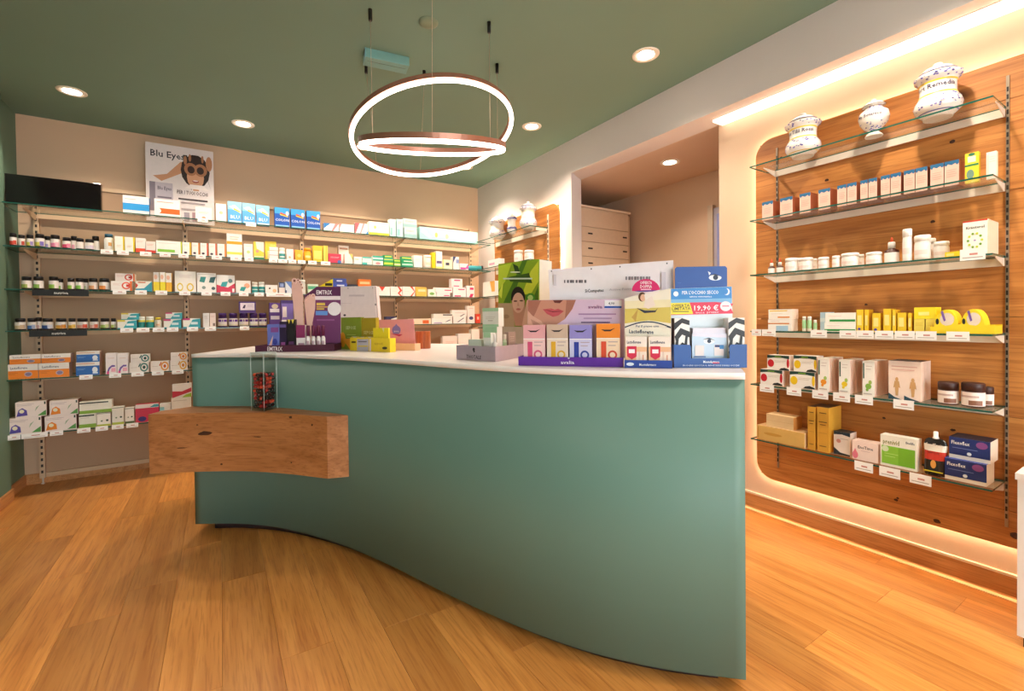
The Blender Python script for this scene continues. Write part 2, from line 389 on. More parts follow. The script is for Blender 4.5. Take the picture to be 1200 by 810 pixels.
def slotted(name, label, grp, loc, z0, z1, w, d, axis, mcol, pitch=.05):
    """slotted steel upright; axis 'x': faces -y (back wall), 'y': faces -x (side wall)"""
    t = empty(name, loc); tag(t, label, 'upright', grp)
    b = MB(); s = MB(); z = z0+.04
    if axis == 'x': b.box(-w/2, w/2, -d, 0, z0, z1, mcol)
    else: b.box(-d, 0, -w/2, w/2, z0, z1, mcol)
    while z < z1-.04:
        if axis == 'x': s.box(-w*.2, w*.2, -d-.0008, -d+.004, z, z+pitch*.46, M_SLOT)
        else: s.box(-d-.0008, -d+.004, -w*.3, w*.3, z, z+pitch*.62, M_SLOT)
        z += pitch
    b.build('channel', t); so = s.build('slots', t); so['kind'] = 'stuff'
    return t
for yy, n in ((1.565, 'far'), (.548, 'near')):
    slotted('shelf_upright', 'thin slotted steel upright at the %s end of oak panel shelves' % n, 'oak panel uprights', (XR-.0455, yy, 0), .325, 2.375, .011, .006, 'y', pm('#a79480', .35, .7), .034)
for i, z in enumerate(ZR):
    t = empty('glass_shelf', (XR-.05, 1.1, z)); tag(t, '%s clear glass shelf on the large oak panel' % ORD[i], 'shelf', 'glass shelves on the oak panel')
    b = MB(); glass_pane(b, -.215, -.004, -.548, .52, 0); b.build('glass_pane', t)
    MB().box(-.016, -.006, -.545, .47, -.045, -.009, M_ALU).build('support_rail', t)
    for yy in (-.543, .468):
        b = MB(); b.slab([(-.15, -.0088), (-.006, -.0088), (-.006, -.045), (-.02, -.045), (-.15, -.014)], -.0012, .0012, M_ALU)
        o = b.build('bracket', t, (0, yy, 0))
for i, z in enumerate(ZCN):
    t = empty('glass_shelf', (XS-.05, 4.2, z)); tag(t, '%s glass shelf on the narrow corner oak panel' % ORD[i], 'shelf', 'glass shelves on the corner panel')
    b = MB(); glass_pane(b, -.225, -.004, -.52, .58, 0); b.build('glass_pane', t)
    MB().box(-.016, -.006, -.5, .5, -.055, -.009, pm('#e8d8c4', .5)).build('support_rail', t)
    MB().box(-.14, -.006, -.502, -.498, -.035, -.009, pm('#e8d8c4', .5)).build('bracket', t)
slotted('shelf_upright', 'pale slotted upright on the narrow corner oak panel', None, (XS-.0455, 3.69, 0), .325, 2.35, .02, .006, 'y', pm('#e2cfb6', .4), .05)

# ------------------------------------------------------------------ back wall shelving
UPX = [-1.245, -.262, .728, 1.72, 2.70]
for i, ux in enumerate(UPX):
    n = ['beside the green left wall', 'second from the green left wall', 'in the middle of the back wall', 'second from the far right corner', 'in the far right corner'][i]
    t = slotted('shelf_upright', 'beige slotted shelving upright %s' % n, 'back wall shelving uprights', (ux, YB-.022, 0), .05, 2.46, .034, .03, 'x', M_UPRIGHT, .05)
    b = MB(); b.lathe([(.012, 0), (.012, .006), (.005, .01), (.005, .05)], M_ALU, 12, 0, -.015, 0); b.build('levelling_foot', t)
for i in range(4):
    t = empty('shelving_back_panel', ((UPX[i]+UPX[i+1])/2, YB-.03, 0))
    tag(t, 'beige shelving back panel, %s bay from the left wall' % ['first', 'second', 'third', 'fourth'][i], 'back panel', 'shelving back panels')
    w = (UPX[i+1]-UPX[i])/2-.019
    MB().box(-w, w, 0, .012, .09, 2.44, M_PANELBACK).build('sheet', t)
    MB().box(-w, w, -.012, 0, 2.44, 2.47, M_UPRIGHT).build('top_rail', t)
    MB().box(-w, w, -.018, 0, .055, .088, M_UPRIGHT).build('bottom_rail', t)
YFR = 4.82
for i, z in enumerate(ZB):
    t = empty('glass_shelf', (0, YFR, z)); tag(t, '%s long glass shelf of the back wall shelving' % ORD[i], 'shelf', 'glass shelves on the back wall')
    es = [XL+.004]+UPX[1:4]+[2.775]
    if i >= 4: es = [XL+.004]+UPX[1:2]+[.728, 1.72, 2.775]
    for k in range(4):
        b = MB(); glass_pane(b, es[k]+.001, es[k+1]-.001, 0, .365, 0); b.build('glass_pane', t)
        x0, x1 = UPX[k]+.02, UPX[k+1]-.02
        MB().box(x0, x1, .355, .372, -.045, -.009, M_UPRIGHT).build('support_rail', t)
    for ux in UPX:
        b = MB(); b.mesh([(ux+s, y, zz) for s in (-.002, .002) for y, zz in ((.375, -.009), (.08, -.009), (.08, -.02), (.33, -.06), (.375, -.06))],
                         [(0, 1, 2, 3, 4), (9, 8, 7, 6, 5)]+[(k, 5+k, 5+(k+1) % 5, (k+1) % 5) for k in range(5)], M_UPRIGHT); b.build('bracket', t)

# ------------------------------------------------------------------ passage: drawer cabinet and door
t = empty('drawer_cabinet', (3.49, 3.62, 0)); tag(t, 'tall cream cabinet of wide drawers in the passage', 'cabinet')
CM = pm('#dcbfa0', .5)
MB().box(-.40, .385, .02, .62, 0, 2.46, CM).build('carcass', t)
MB().box(-.41, .395, -.012, .62, 2.46, 2.48, pm('#e8d3ba', .5)).build('top_board', t)
z = 2.435
for k in range(15):
    h = .175 if k == 0 else .155
    if z-h < .05: break
    d = MB().box(-.395, .365, 0, .019, z-h+.003, z-.003, CM).build('drawer', t)
    if k:
        for hx in (-.20, .31): MB().box(hx-.03, hx+.03, -.004, .001, z-.075, z-.06, M_DARK).build('handle', d)
    z -= h
MB().box(.366, .384, -.002, .019, .05, 2.435, pm('#cfae8c', .5)).build('end_stile', t)
t = struct(MB().box(XP-.03, XP, 1.99, 2.66, 0, 2.33, pm('#b9b4c4', .4)).build('door_1'))
MB().box(XP-.034, XP-.03, 2.02, 2.60, .06, 2.27, pm('#9aa6e0', .1)).build('door_glass', t)
MB().box(XP-.045, XP, 2.635, 2.69, 0, 2.36, pm('#cbb9a4', .4)).build('door_frame', t)

# ------------------------------------------------------------------ counter
def catmull(P, n=8):
    out = []
    Q = [2*Vector(P[0])-Vector(P[1])]+[Vector(p) for p in P]+[2*Vector(P[-1])-Vector(P[-2])]
    for i in range(1, len(Q)-2):
        for k in range(n):
            t = k/n; a, b_, c, d = Q[i-1], Q[i], Q[i+1], Q[i+2]
            out.append(.5*((2*b_)+(c-a)*t+(2*a-5*b_+4*c-d)*t*t+(3*b_-a-3*c+d)*t**3))
    out.append(Q[-2]); return out
FR = [(-.151, 3.43), (.075, 3.285), (.30, 3.055), (.53, 2.69), (.688, 2.333), (.802, 2.025), (.908, 1.745), (1.022, 1.487), (1.155, 1.255), (1.312, 1.06), (1.495, .885)]
FRONT = [(p.x, p.y) for p in catmull(FR, 7)]
BACK = [(p.x, p.y) for p in catmull([(2.08, 1.30), (1.98, 1.8), (1.86, 2.4), (1.72, 3.0), (1.4, 3.6), (.9, 4.02), (.24, 4.22)], 6)]
ZT = 1.11
ctr = empty('service_counter', (.7, 2.4, 0)); tag(ctr, 'sage green curved pharmacy counter with white worktop', 'counter')
def L(pts): return [(x-.7, y-2.4) for x, y in pts]
def counter_part(name, front, back, z0, z1, m, smooth):
    b = MB(); outline = front+back; n = len(outline); P = L(outline)
    # top/bottom as strips between front and back curves
    bm = bmesh.new(); vb = [bm.verts.new((x, y, z0)) for x, y in P]; vt = [bm.verts.new((x, y, z1)) for x, y in P]
    f1 = bm.faces.new(vt); f2 = bm.faces.new(list(reversed(vb))); sides = []
    for i in range(n):
        j = (i+1) % n; f = bm.faces.new((vb[i], vb[j], vt[j], vt[i])); f.smooth = i < len(front)-1
    bmesh.ops.recalc_face_normals(bm, faces=bm.faces); bmesh.ops.triangulate(bm, faces=[f1, f2])
    me = bpy.data.meshes.new(name); bm.to_mesh(me); bm.free(); me.materials.append(m)
    o = bpy.data.objects.new(name, me); COL.objects.link(o); o.parent = ctr
    return o
counter_part('green_body', FRONT, BACK, .058, ZT-.022, M_SAGE, True)
def inset(front, d):
    out = []
    for i, p in enumerate(front):
        a = Vector(front[max(0, i-1)]); c = Vector(front[min(len(front)-1, i+1)]); t = (c-a).normalized(); out.append((p[0]-t.y*d, p[1]+t.x*d))
    return out
counter_part('white_worktop', inset(FRONT, -.006), BACK, ZT-.022, ZT, pm('#f3ebe8', .25, 0, .015, 6), True)
pl_ = inset(FRONT, .07)[2:-2]
counter_part('plinth', pl_, [(1.98, 1.35), (1.86, 1.8), (1.76, 2.4), (1.62, 3.0), (1.32, 3.52), (.86, 3.92), (.32, 4.1)], 0, .058, pm('#6a6070', .3, .8), True)

# oak bag shelf wrapped round the left end
BF = [(p.x, p.y) for p in catmull([(-.352, 3.275), (-.12, 3.16), (.10, 3.02), (.29, 2.84), (.475, 2.615)], 6)]
BBK = [(.605, 2.66)]+[q for q in reversed(inset(FRONT, -.003)) if q[1] > 2.66 and q[0] > -.16][::1]
box_pts = BF+[(.60, 2.545+.03)]
fr_near = [q for q in inset(FRONT, -.004)]
BBK = [q for q in reversed(fr_near) if 2.58 < q[1]]
bs = empty('oak_bag_shelf', (.1, 3.0, 0)); tag(bs, 'curved solid oak bag shelf projecting from the green counter', 'shelf')
qa = R(-38.6); rl_ = lambda x, y: (x*math.cos(qa)+y*math.sin(qa), -x*math.sin(qa)+y*math.cos(qa))
b = MB(); b.prism([rl_(x-.1, y-3.0) for x, y in BF+BBK+[(-.30, 3.36)]], .452, .788, M_OAKBOX)
o = b.build('oak_block', bs, rotz=qa); o.modifiers.new('tri', 'TRIANGULATE')

def project(P):
    d = Vector(P)-EYE; w = d.dot(FW); return 600+FPX*d.dot(RT)/w, PPY-FPX*d.dot(UP)/w
M_KNOT = wood('knot_wood', '#5a3018', '#2a140a', '#301808', 'x', .6, 6)
kr = random.Random(11)
for kx, ky, ra, rb in ((240, 508, .040, .014), (228, 498, .006, .004), (337, 489, .012, .008), (369, 498, .007, .007), (258, 544, .008, .005), (340, 542, .006, .004), (210, 525, .03, .003), (300, 512, .03, .003)):
    z = .62
    for _ in range(4):
        i_ = min(range(1, len(BF)-1), key=lambda k: abs(project((*BF[k], z))[0]-kx)); z += (project((*BF[i_], z))[1]-ky)/200
    p0, p1 = Vector(BF[i_-1]), Vector(BF[i_+1]); tv = (p1-p0).normalized(); nv = Vector((tv.y, -tv.x))
    b = MB(); b.poly([(ra*math.cos(a)*kr.uniform(.75, 1.1), -.0022-.25*ra*ra*math.cos(a)**2, rb*math.sin(a)*kr.uniform(.7, 1.1)) for a in [2*math.pi*k/14 for k in range(14)]], M_KNOT)
    b.build('knot', bs, (BF[i_][0]-.1, BF[i_][1]-3.0, z), math.atan2(tv.y, tv.x))
pn = [o for o in bpy.data.objects if o.name.startswith('oak_wall_panel') and o.type == 'EMPTY' and o.location.y < 2][0]
for kx, ky, ra, rb in ((915, 185, .010, .008), (969, 211, .012, .010), (1116, 166, .012, .009), (1093, 260, .010, .008), (1098, 611, .016, .011), (1050, 586, .010, .008), (1190, 628, .020, .016), (1036, 490, .008, .006), (1117, 504, .012, .007), (1052, 584, .007, .006), (1015, 357, .008, .006)):
    d = ray(kx, ky); P = EYE+d*((XR-.0462)/d.x)
    b = MB(); b.poly([(0, -ra*math.cos(a)*kr.uniform(.75, 1.1), rb*math.sin(a)*kr.uniform(.7, 1.1)) for a in [2*math.pi*k/12 for k in range(12)]], M_KNOT)
    b.build('knot', pn, P-pn.location)

# white cabinet at the right edge
t = empty('display_cabinet', (2.82, .02, 0)); tag(t, 'white low cabinet at the extreme right edge of view', 'cabinet')
MB().box(-.21, .2, -.4, .425, .04, .655, M_WHITE).build('carcass', t)
MB().box(-.22, .2, -.405, .43, .655, .68, M_WHITE).build('top_board', t)
MB().box(-.20, .19, -.38, .41, 0, .04, M_DARK).build('plinth', t)

# ------------------------------------------------------------------ frames: places where goods stand
class Frame:
    """a shelf or counter spot: o = point on its front line, goods face local -y"""
    def __init__(s, o, rotz, z, phrase, ymin=0, ymax=1):
        s.o = Vector(o); s.rotz = rotz; s.z = z; s.phrase = phrase
        s.ux = Vector((math.cos(rotz), math.sin(rotz), 0)); s.uy = Vector((-math.sin(rotz), math.cos(rotz), 0))
        s.items = []
    def hit(s, px, py, d=0):
        r = ray(px, py); t = ((s.o-EYE).dot(s.uy)+d)/r.dot(s.uy); P = EYE+r*t
        return (P-s.o).dot(s.ux), P.z
    def at(s, px, z, d=0):
        py = 380.
        for _ in range(6):
            _, z1 = s.hit(px, py, d); _, z2 = s.hit(px, py+1, d); py += (z-z1)/(z2-z1)
        return s.hit(px, py, d)[0]
    def rad(s, px, wpx, z, d):
        """radius of a round thing that looks wpx wide at column px"""
        P = s.world(s.at(px, z, d), d, z)-EYE
        return wpx/2*P.dot(FW)/FPX*math.cos(math.atan((px-600)/FPX))
    def world(s, lx, d, z): P = s.o+s.ux*lx+s.uy*d; return Vector((P.x, P.y, z))
BK = [Frame((0, YFR, 0), 0, z, '%s back shelf' % ORD[i]) for i, z in enumerate(ZB)]
RK = [Frame((XR-.265, 1.1, 0), -math.pi/2, z, '%s oak panel shelf' % ORD[i]) for i, z in enumerate(ZR)]
CK = [Frame((XS-.275, 4.2, 0), -math.pi/2, z, '%s corner shelf' % ORD[i]) for i, z in enumerate(ZCN)]
ITEMS = []       # (object, description, frame, px, category, group)
def reg(o, desc, F, px, cat, grp=None):
    ITEMS.append((o, desc, F, px, cat, grp or cat+'s on the '+F.phrase)); F.items.append((px, desc)); return o
def prints(b, w, h, els, y=-.0005):
    X = lambda u: (u-.5)*w
    for i, e in enumerate(els):
        k = e[0]; yy = y-.0002*i
        if k == 'r': _, u0, v0, u1, v1, c = e; b.poly([(X(u0), yy, v0*h), (X(u1), yy, v0*h), (X(u1), yy, v1*h), (X(u0), yy, v1*h)], c)
        elif k == 'e': _, u, v, ru, rv, c = e; b.poly([(p[0], yy, p[1]) for p in ell(X(u), v*h, ru*w, rv*h)], c)
        elif k == 'c': _, u, v, r, c = e; b.poly([(p[0], yy, p[1]) for p in ell(X(u), v*h, r*min(w, h), r*min(w, h), 16)], c)
        elif k == 'p': _, pts, c = e; b.poly([(X(p[0]), yy, p[1]*h) for p in pts], c)
        elif k == 't': _, txt, u, v, hh, c = e[:6]; b.text(txt, X(u), v*h, hh*h, c, yy, width=(e[6]*w if len(e) > 6 else None))
        elif k == 'l':     # lines of small print
            _, u0, u1, v, n, c = e
            for q in range(n):
                vv = v-q*.085; b.poly([(X(u0), yy, vv*h), (X(u1-(q % 2)*.08), yy, vv*h), (X(u1-(q % 2)*.08), yy, vv*h+.02*h), (X(u0), yy, vv*h+.02*h)], c)
GAP = .0008
def carton(F, x0, x1, top, desc, base='#f4efe9', els=(), d=.035, dep=.07, zb=None, h=None, side=None, topc=None, name='carton', cat='box', rows=1, grp=None, turn=0, lid=None):
    zb = F.z if zb is None else zb
    zb += GAP
    a, c = F.at(x0, zb, d), F.at(x1, zb, d); w = abs(c-a)-.0015; lx = (a+c)/2
    if h is None: h = F.hit((x0+x1)/2, top, d)[1]-zb
    h = max(h, .012)
    b = MB(); x, m = w/2, pm(base)
    sm, tm = pm(side or base), pm(topc or base)
    V = [(-x, 0, 0), (x, 0, 0), (x, dep, 0), (-x, dep, 0), (-x, 0, h), (x, 0, h), (x, dep, h), (-x, dep, h)]
    b.mesh(V, [(0, 1, 5, 4), (2, 3, 7, 6)], m); b.mesh(V, [(1, 2, 6, 5), (3, 0, 4, 7)], sm); b.mesh(V, [(0, 3, 2, 1), (4, 5, 6, 7)], tm)
    # tuck flap seam on the top and the side edge
    prints(b, w, h, els)
    me = b.build(name, me_only=True)
    first = None
    for k in range(rows):
        o = bpy.data.objects.new(name, me); COL.objects.link(o)
        o.location = F.world(lx, d+k*(dep+.0015), zb); o.rotation_euler = (0, 0, F.rotz+turn)
        reg(o, desc if k == 0 else desc+', %s behind it' % ['', 'next', 'third', 'fourth', 'fifth', 'sixth'][k], F, (x0+x1)/2, cat, grp)
        if k == 0: first = o
    first['top'] = zb+h
    return first
def top(o): return o['top']
def jar(F, x0, x1, top_, desc, body='#2a1712', cap='#15100f', label='#f3ece4', els=(), d=.04, zb=None, cat='jar', name='pill_jar', lab=(.14, .66), caph=.24, capr=.86, neck=.78, seg=18, square=False, grp=None, h=None):
    zb = (F.z if zb is None else zb)+GAP
    xc = (x0+x1)/2; r = F.rad(xc, x1-x0, zb, d+.03); w = 2*r; lx = F.at(xc, zb, d+r)
    if h is None: h = F.hit((x0+x1)/2, top_, d)[1]-zb
    t = empty(name, F.world(lx, d+r, zb), F.rotz); t['top'] = zb+h
    hb = h*(1-caph)
    b = MB(); b.lathe([(r*.9, 0), (r*.98, hb*.03), (r*.98, hb*.86), (r*neck, hb*.99), (r*neck, hb)], body, seg); b.build('body', t)
    b = MB(); b.lathe([(r*capr, 0), (r*capr, h*caph*.88), (r*capr*.9, h*caph)], cap, seg); b.build('cap', t, (0, 0, hb))
    if label:
        b = MB(); z0, z1 = lab[0]*h, lab[1]*h
        b.lathe([(r, z0), (r, z1)], label, seg, caps=False)
        for e in els:      # coloured bands or patches wrapped on the label: (v0,v1,a0,a1,colour), angles in degrees from the front
            v0, v1, a0, a1, col = e; n = 6
            A = [R(-90+a0+(a1-a0)*k/n) for k in range(n+1)]; q = r+.0005
            for k in range(n):
                b.poly([(q*math.cos(A[k]), q*math.sin(A[k]), z0+v0*(z1-z0)), (q*math.cos(A[k+1]), q*math.sin(A[k+1]), z0+v0*(z1-z0)),
                        (q*math.cos(A[k+1]), q*math.sin(A[k+1]), z0+v1*(z1-z0)), (q*math.cos(A[k]), q*math.sin(A[k]), z0+v1*(z1-z0))], col)
        b.build('label_wrap', t)
    return reg(t, desc, F, (x0+x1)/2, cat, grp)
TAGS = []
def price(F, x0, x1, rise=.012, hh=.036, txt='#d09088', dark=None, word=None, name='price_tag', label=None):
    zt = F.z+rise-.004
    a, c = F.at(x0, zt, -.003), F.at(x1, zt, -.003); w = abs(c-a); h = hh
    b = MB(); col = dark or '#fbf6f2'
    b.box(-w/2, w/2, -.0012, .0006, -h, 0, pm(col, .5)); b.box(-w/2, w/2, .0006, .0028, -.004, 0, pm('#e9e2da', .3))
    if word: b.text(word, 0, -h/2, h*.42, '#f4efe9', -.0018)
    else:
        b.poly([(-w*.12, -.0015, -h*.55), (w*.2, -.0015, -h*.55), (w*.2, -.0015, -h*.38), (-w*.12, -.0015, -h*.38)], txt)
        b.poly([(-w*.4, -.0015, -h*.8), (w*.4, -.0015, -h*.8), (w*.4, -.0015, -h*.72), (-w*.4, -.0015, -h*.72)], '#b9aea6')
    o = b.build(name); o.location = F.world((a+c)/2, -.0035, zt); o.rotation_euler = (R(-6) if F.rotz == 0 and not word else 0, 0, F.rotz)
    if label: tag(o, label, 'sign')
    else: TAGS.append((o, F, (x0+x1)/2))
    return o

# ------------------------------------------------------------------ back shelf 1
S = BK[0]
o = MB(); w0, w1 = S.at(6, S.z, .05), S.at(119, S.z, .05); hh = S.hit(60, 209, .05)[1]-S.z
t = empty('black_screen', S.world((w0+w1)/2, .05, S.z+GAP)); tag(t, 'long glossy black screen standing on the top back shelf', 'screen')
MB().box((w0-w1)/2, (w1-w0)/2, 0, .05, 0, hh, pm('#120b0b', .12)).build('casing', t, bevel=.003)
MB().box((w0-w1)/2+.01, (w1-w0)/2-.01, -.001, 0, .012, hh-.01, pm('#0a0607', .06)).build('screen_glass', t)
carton(S, 144, 175, 230, 'white flat carton with bright blue band', '#f3eee9', [('r', 0, .2, 1, .58, '#2f9be0'), ('l', .08, .5, .8, 1, '#b06a6a')], side='#2b6fb0')
carton(S, 181, 211, 234, 'white carton with orange bar', '#f6f0ea', [('p', [(.06, .3), (.14, .16), (1, .16), (1, .46), (.14, .46)], '#ef6a1f'), ('c', .13, .31, .16, '#f6f0ea'), ('l', .1, .75, .82, 1, '#d8502a')], d=.03)
carton(S, 229, 248.5, 243, 'small plain white carton before the poster', '#f7ede4', [('l', .2, .8, .6, 2, '#d9b9a4'), ('e', .5, .16, .12, .1, '#d7a07c')], d=.03)
carton(S, 253, 265.5, 239, 'slim white upright carton right of the poster', '#f8f3ec', [('c', .5, .5, .18, '#eec49b'), ('l', .25, .75, .8, 1, '#d9b9a4')])
for a, c, y in ((267, 283.5, 236.5), (284, 299.5, 238.5), (300.5, 316, 241)):
    carton(S, a, c, y, 'pale blue sky printed box', '#5aa9ea', [('r', 0, .62, 1, 1, '#8fd0f5'), ('p', [(.1, .75), (.5, .62), (.95, .45), (.95, .6), (.5, .85)], '#e9f4fa'), ('p', [(.4, .62), (.9, .5), (.9, .56), (.45, .7)], '#e8d24a'), ('r', .1, .02, .95, .1, '#cfeaf7'), ('t', 'BLU', .5, .28, .16, '#eaf5fc')], side='#2f78bd')
for a, c, y in ((322, 339.5, 243.5), (341, 357.5, 245.5), (359.5, 375.5, 247.5)):
    carton(S, a, c, y, 'deep blue box with rainbow ribbon', '#1454b4', [('r', 0, .68, 1, 1, '#3a9ad8'), ('p', [(.35, .62), (.9, .52), (.9, .6), (.4, .72)], '#e8c93a'), ('p', [(.35, .67), (.9, .58), (.9, .63), (.4, .75)], '#d84a3a'), ('e', .85, .72, .1, .12, '#dfe9f4'), ('t', 'COLON', .5, .36, .13, '#dfe9f4'), ('r', .05, .03, .95, .1, '#8ec4e8')], side='#0d3c85')
carton(S, 379.5, 397, 262, 'low white carton with blue corner', '#f3eee9', [('p', [(0, 1), (0, .3), (.45, 1)], '#2f7fc4'), ('p', [(.75, 1), (1, 1), (.6, 0), (.5, 0)], '#e58a8a')])
carton(S, 398, 415, 263, 'low white carton with pale pink stripe', '#f6efe6', [('p', [(0, 1), (.15, 1), (0, .4)], '#e58a8a'), ('l', .2, .8, .6, 2, '#e3cdb4')])
carton(S, 416, 431.5, 262, 'low white carton with red and blue diagonals', '#f3eee9', [('p', [(0, 1), (.35, 1), (.05, 0), (0, 0)], '#e0626a'), ('p', [(.6, 1), (.75, 1), (.45, 0), (.35, 0)], '#e99aa0'), ('p', [(.8, 0), (1, 0), (1, .4)], '#4f9ad2')])
carton(S, 432.5, 456, 260.5, 'cream carton with yellow base', '#f8f2e2', [('r', 0, 0, 1, .2, '#f0d640'), ('e', .3, .6, .06, .12, '#b9d46a'), ('l', .4, .9, .7, 3, '#e0d3bf')])
carton(S, 457, 464, 257, 'narrow pale aqua carton', '#c4e2df', [('r', 0, .86, 1, 1, '#e6efec'), ('r', .1, .1, .4, .5, '#8cc4c0')])
carton(S, 465, 472.5, 257, 'narrow aqua carton with pink letters', '#bfe3e2', [('l', .2, .8, .84, 2, '#d98080'), ('r', .1, .1, .5, .45, '#93cfce')])
o = carton(S, 474, 488.5, 267.5, 'grey aqua carton at bottom of pair', '#cfe0df', [('l', .15, .85, .74, 2, '#c77f7f'), ('r', 0, .1, 1, .42, '#9fc8ca')], dep=.09)
carton(S, 472.5, 488.5, 0, 'grey aqua carton on top of pair', '#cfe0df', [('l', .15, .85, .74, 2, '#c77f7f'), ('r', 0, .1, 1, .42, '#9fc8ca')], dep=.09, zb=top(o), h=.10)
carton(S, 492, 560, 269, 'long pale aqua box with tiny gold flowers', '#a9e2da', [('e', .27, .45, .025, .2, '#dcc36a'), ('e', .45, .4, .03, .2, '#d9cfa0'), ('p', [(.05, .9), (.2, .2), (.14, .2), (.02, .6)], '#cdf0ec'), ('r', .6, .2, .95, .8, '#c4ede8')], dep=.09)
# poster
P0 = Frame((0, 5.10, 0), 0, S.z, 'top back shelf')
w0, w1 = P0.at(171, P0.z+.2), P0.at(251, P0.z+.2); hh = P0.hit(211, 171)[1]-P0.z; w = w1-w0
b = MB(); b.box(-w/2, w/2, 0, .004, 0, hh, pm('#ded3d2', .35))
els = [('t', 'Blu Eyes', .31, .875, .085, '#26222e', .5),
       ('p', [(.30, .62), (.10, .58), (.22, .52), (.62, .70), (.62, .82), (.5, .8)], '#c58f6c'),
       ('e', .72, .70, .22, .22, '#2c1a16'), ('p', [(.54, .62), (.66, .44), (.6, .9), (.54, .9)], '#2c1a16'), ('p', [(.9, .62), (.96, .46), (.82, .8)], '#2c1a16'),
       ('e', .72, .62, .13, .155, '#d09a78'), ('r', .68, .44, .77, .52, '#c58f6c'), ('p', [(.55, .46), (.92, .46), (.84, .52), (.64, .52)], '#e8dcd8'),
       ('e', .65, .72, .10, .085, '#a8714f'), ('e', .80, .72, .10, .085, '#a8714f'), ('e', .655, .715, .055, .05, '#3a221b'), ('e', .795, .715, .055, .05, '#3a221b'),
       ('e', .57, .83, .025, .06, '#a8714f'), ('e', .64, .87, .02, .05, '#a8714f'), ('e', .83, .87, .02, .05, '#a8714f'), ('e', .93, .82, .05, .1, '#b67f5c'),
       ('e', .72, .565, .05, .018, '#9e3a38'), ('e', .72, .572, .04, .008, '#f3e6df'),
       ('r', .05, .13, .13, .5, '#7d737f'), ('r', .13, .12, .38, .5, '#b9afb9'), ('t', 'Blu Eyes', .26, .43, .045, '#4a4352', .2), ('l', .16, .36, .3, 2, '#756b78'),
       ('t', "PER I TUOI OCCHI", .67, .405, .05, '#5c5054', .46), ('r', .46, .305, .9, .325, '#4a4044'), ('l', .5, .86, .26, 2, '#a69a9c'),
       ('r', .54, .03, .62, .14, '#9a8f98'), ('r', .66, .03, .72, .15, '#a2848a'), ('r', .72, .03, .9, .155, '#b5a9ae'), ('l', .74, .88, .12, 1, '#7d737f')]
prints(b, w, hh, els)
o = b.build('poster_board', None, P0.world((w0+w1)/2, 0, P0.z+.002)); o.rotation_euler = (R(-2.5), 0, 0)
tag(o, 'white Blu Eyes poster board standing on the top back shelf', 'poster')
for a, c in ((231.5, 243.5), (288, 300)): price(S, a, c)

# ------------------------------------------------------------------ back shelf 2
S = BK[1]
def njar(F, x0, x1, y, desc, cols, d=.045):
    els = [(.0, .5, -60, 20, cols[0])]+([(.05, .6, 10, 60, cols[1])] if len(cols) > 1 else [])
    return jar(F, x0, x1, y, desc, '#2a1a16', '#161012', '#eee4dc', els, d=d, name='supplement_jar', lab=(.12, .68), caph=.26, capr=.9)
njar(S, 11, 20.5, 273, 'black-capped jar with red label', ['#c8402c', '#c8402c']); njar(S, 21, 30, 275, 'black-capped jar with white and red label', ['#e0d8cc', '#b8402c'])
njar(S, 31, 40, 275, 'black-capped jar with yellow and lilac label', ['#d8d05a', '#8f7fc4']); njar(S, 41, 53, 274, 'wide black-capped jar with yellow and lilac label', ['#d8d05a', '#7f70c0'])
njar(S, 59, 71, 275, 'black-capped jar with pink label', ['#e884a4', '#e8b4c0']); njar(S, 73, 84, 278, 'black-capped jar with crimson pink label', ['#d8446a', '#e884a4'])
njar(S, 89, 99, 279, 'black-capped jar with plain white label', ['#e8dcd8']); njar(S, 99.5, 111, 280, 'black-capped jar with white lilac label', ['#e0d4dc', '#d0c4d8'])
for a, c, n in ((52, 60, 'lilac'), (83, 91, 'pink'), (108, 117, 'white')): njar(S, a, c, 276.5, 'black-capped jar in the rear row with %s label' % n, [{'lilac': '#a89ac8', 'pink': '#e0a0b0', 'white': '#e4dcd8'}[n]], d=.13)
jar(S, 122, 134, 274, 'white bottle with teal blue cap', '#f3efe8', '#27566c', '#f3efe8', [(.3, .7, 0, 40, '#e0a860')], caph=.2)
Y = '#f0d41e'
carton(S, 134.5, 146, 277, 'white carton with yellow spine beside teal-capped bottle', '#f8f4ea', [('r', .85, 0, 1, 1, Y), ('l', .2, .7, .4, 2, '#e0c8a0')], side=Y)
carton(S, 146.5, 158, 278, 'second white carton with yellow spine', '#f8f4ea', [('r', .85, 0, 1, 1, Y), ('l', .2, .7, .4, 2, '#e0c8a0')], side=Y)
carton(S, 159, 170.5, 279, 'white carton with orange red base', '#f8efe6', [('r', 0, 0, 1, .3, '#e8502a'), ('l', .1, .8, .8, 2, '#dcc0b0')])
carton(S, 171, 182.5, 283, 'smaller carton with red base', '#f4e6dc', [('r', 0, 0, 1, .26, '#d63a24'), ('l', .1, .8, .75, 2, '#d8a090')])
carton(S, 183, 213.5, 282.5, 'long white carton with green stripe', '#f8f6ee', [('r', .05, .16, .72, .36, '#8ac83c'), ('r', .95, 0, 1, 1, '#c8dc28'), ('l', .08, .8, .8, 1, '#cfc4b8')])
for k, (a, c, col, nm) in enumerate(((214, 224, '#e8c21e', 'yellow'), (225, 234, '#e0862a', 'amber'), (235, 244, '#e0542a', 'red orange'), (245, 254, '#e0542a', 'vermilion'), (255, 265, '#ef8a24', 'orange'))):
    carton(S, a, c, 284+k*.5, 'small white carton with %s edge' % nm, '#f8f2ea', [('r', .84, 0, 1, 1, col), ('e', .35, .2, .2, .08, '#4a3a4a'), ('l', .15, .7, .8, 2, '#dcc8b8')], side=col)
carton(S, 266, 284, 274, 'tall white carton with orange and yellow bands', '#fbf6ee', [('r', 0, .56, 1, .68, '#f2a71e'), ('r', 0, .14, 1, .24, '#f4e45a'), ('l', .2, .8, .85, 2, '#e8b890')], dep=.06)
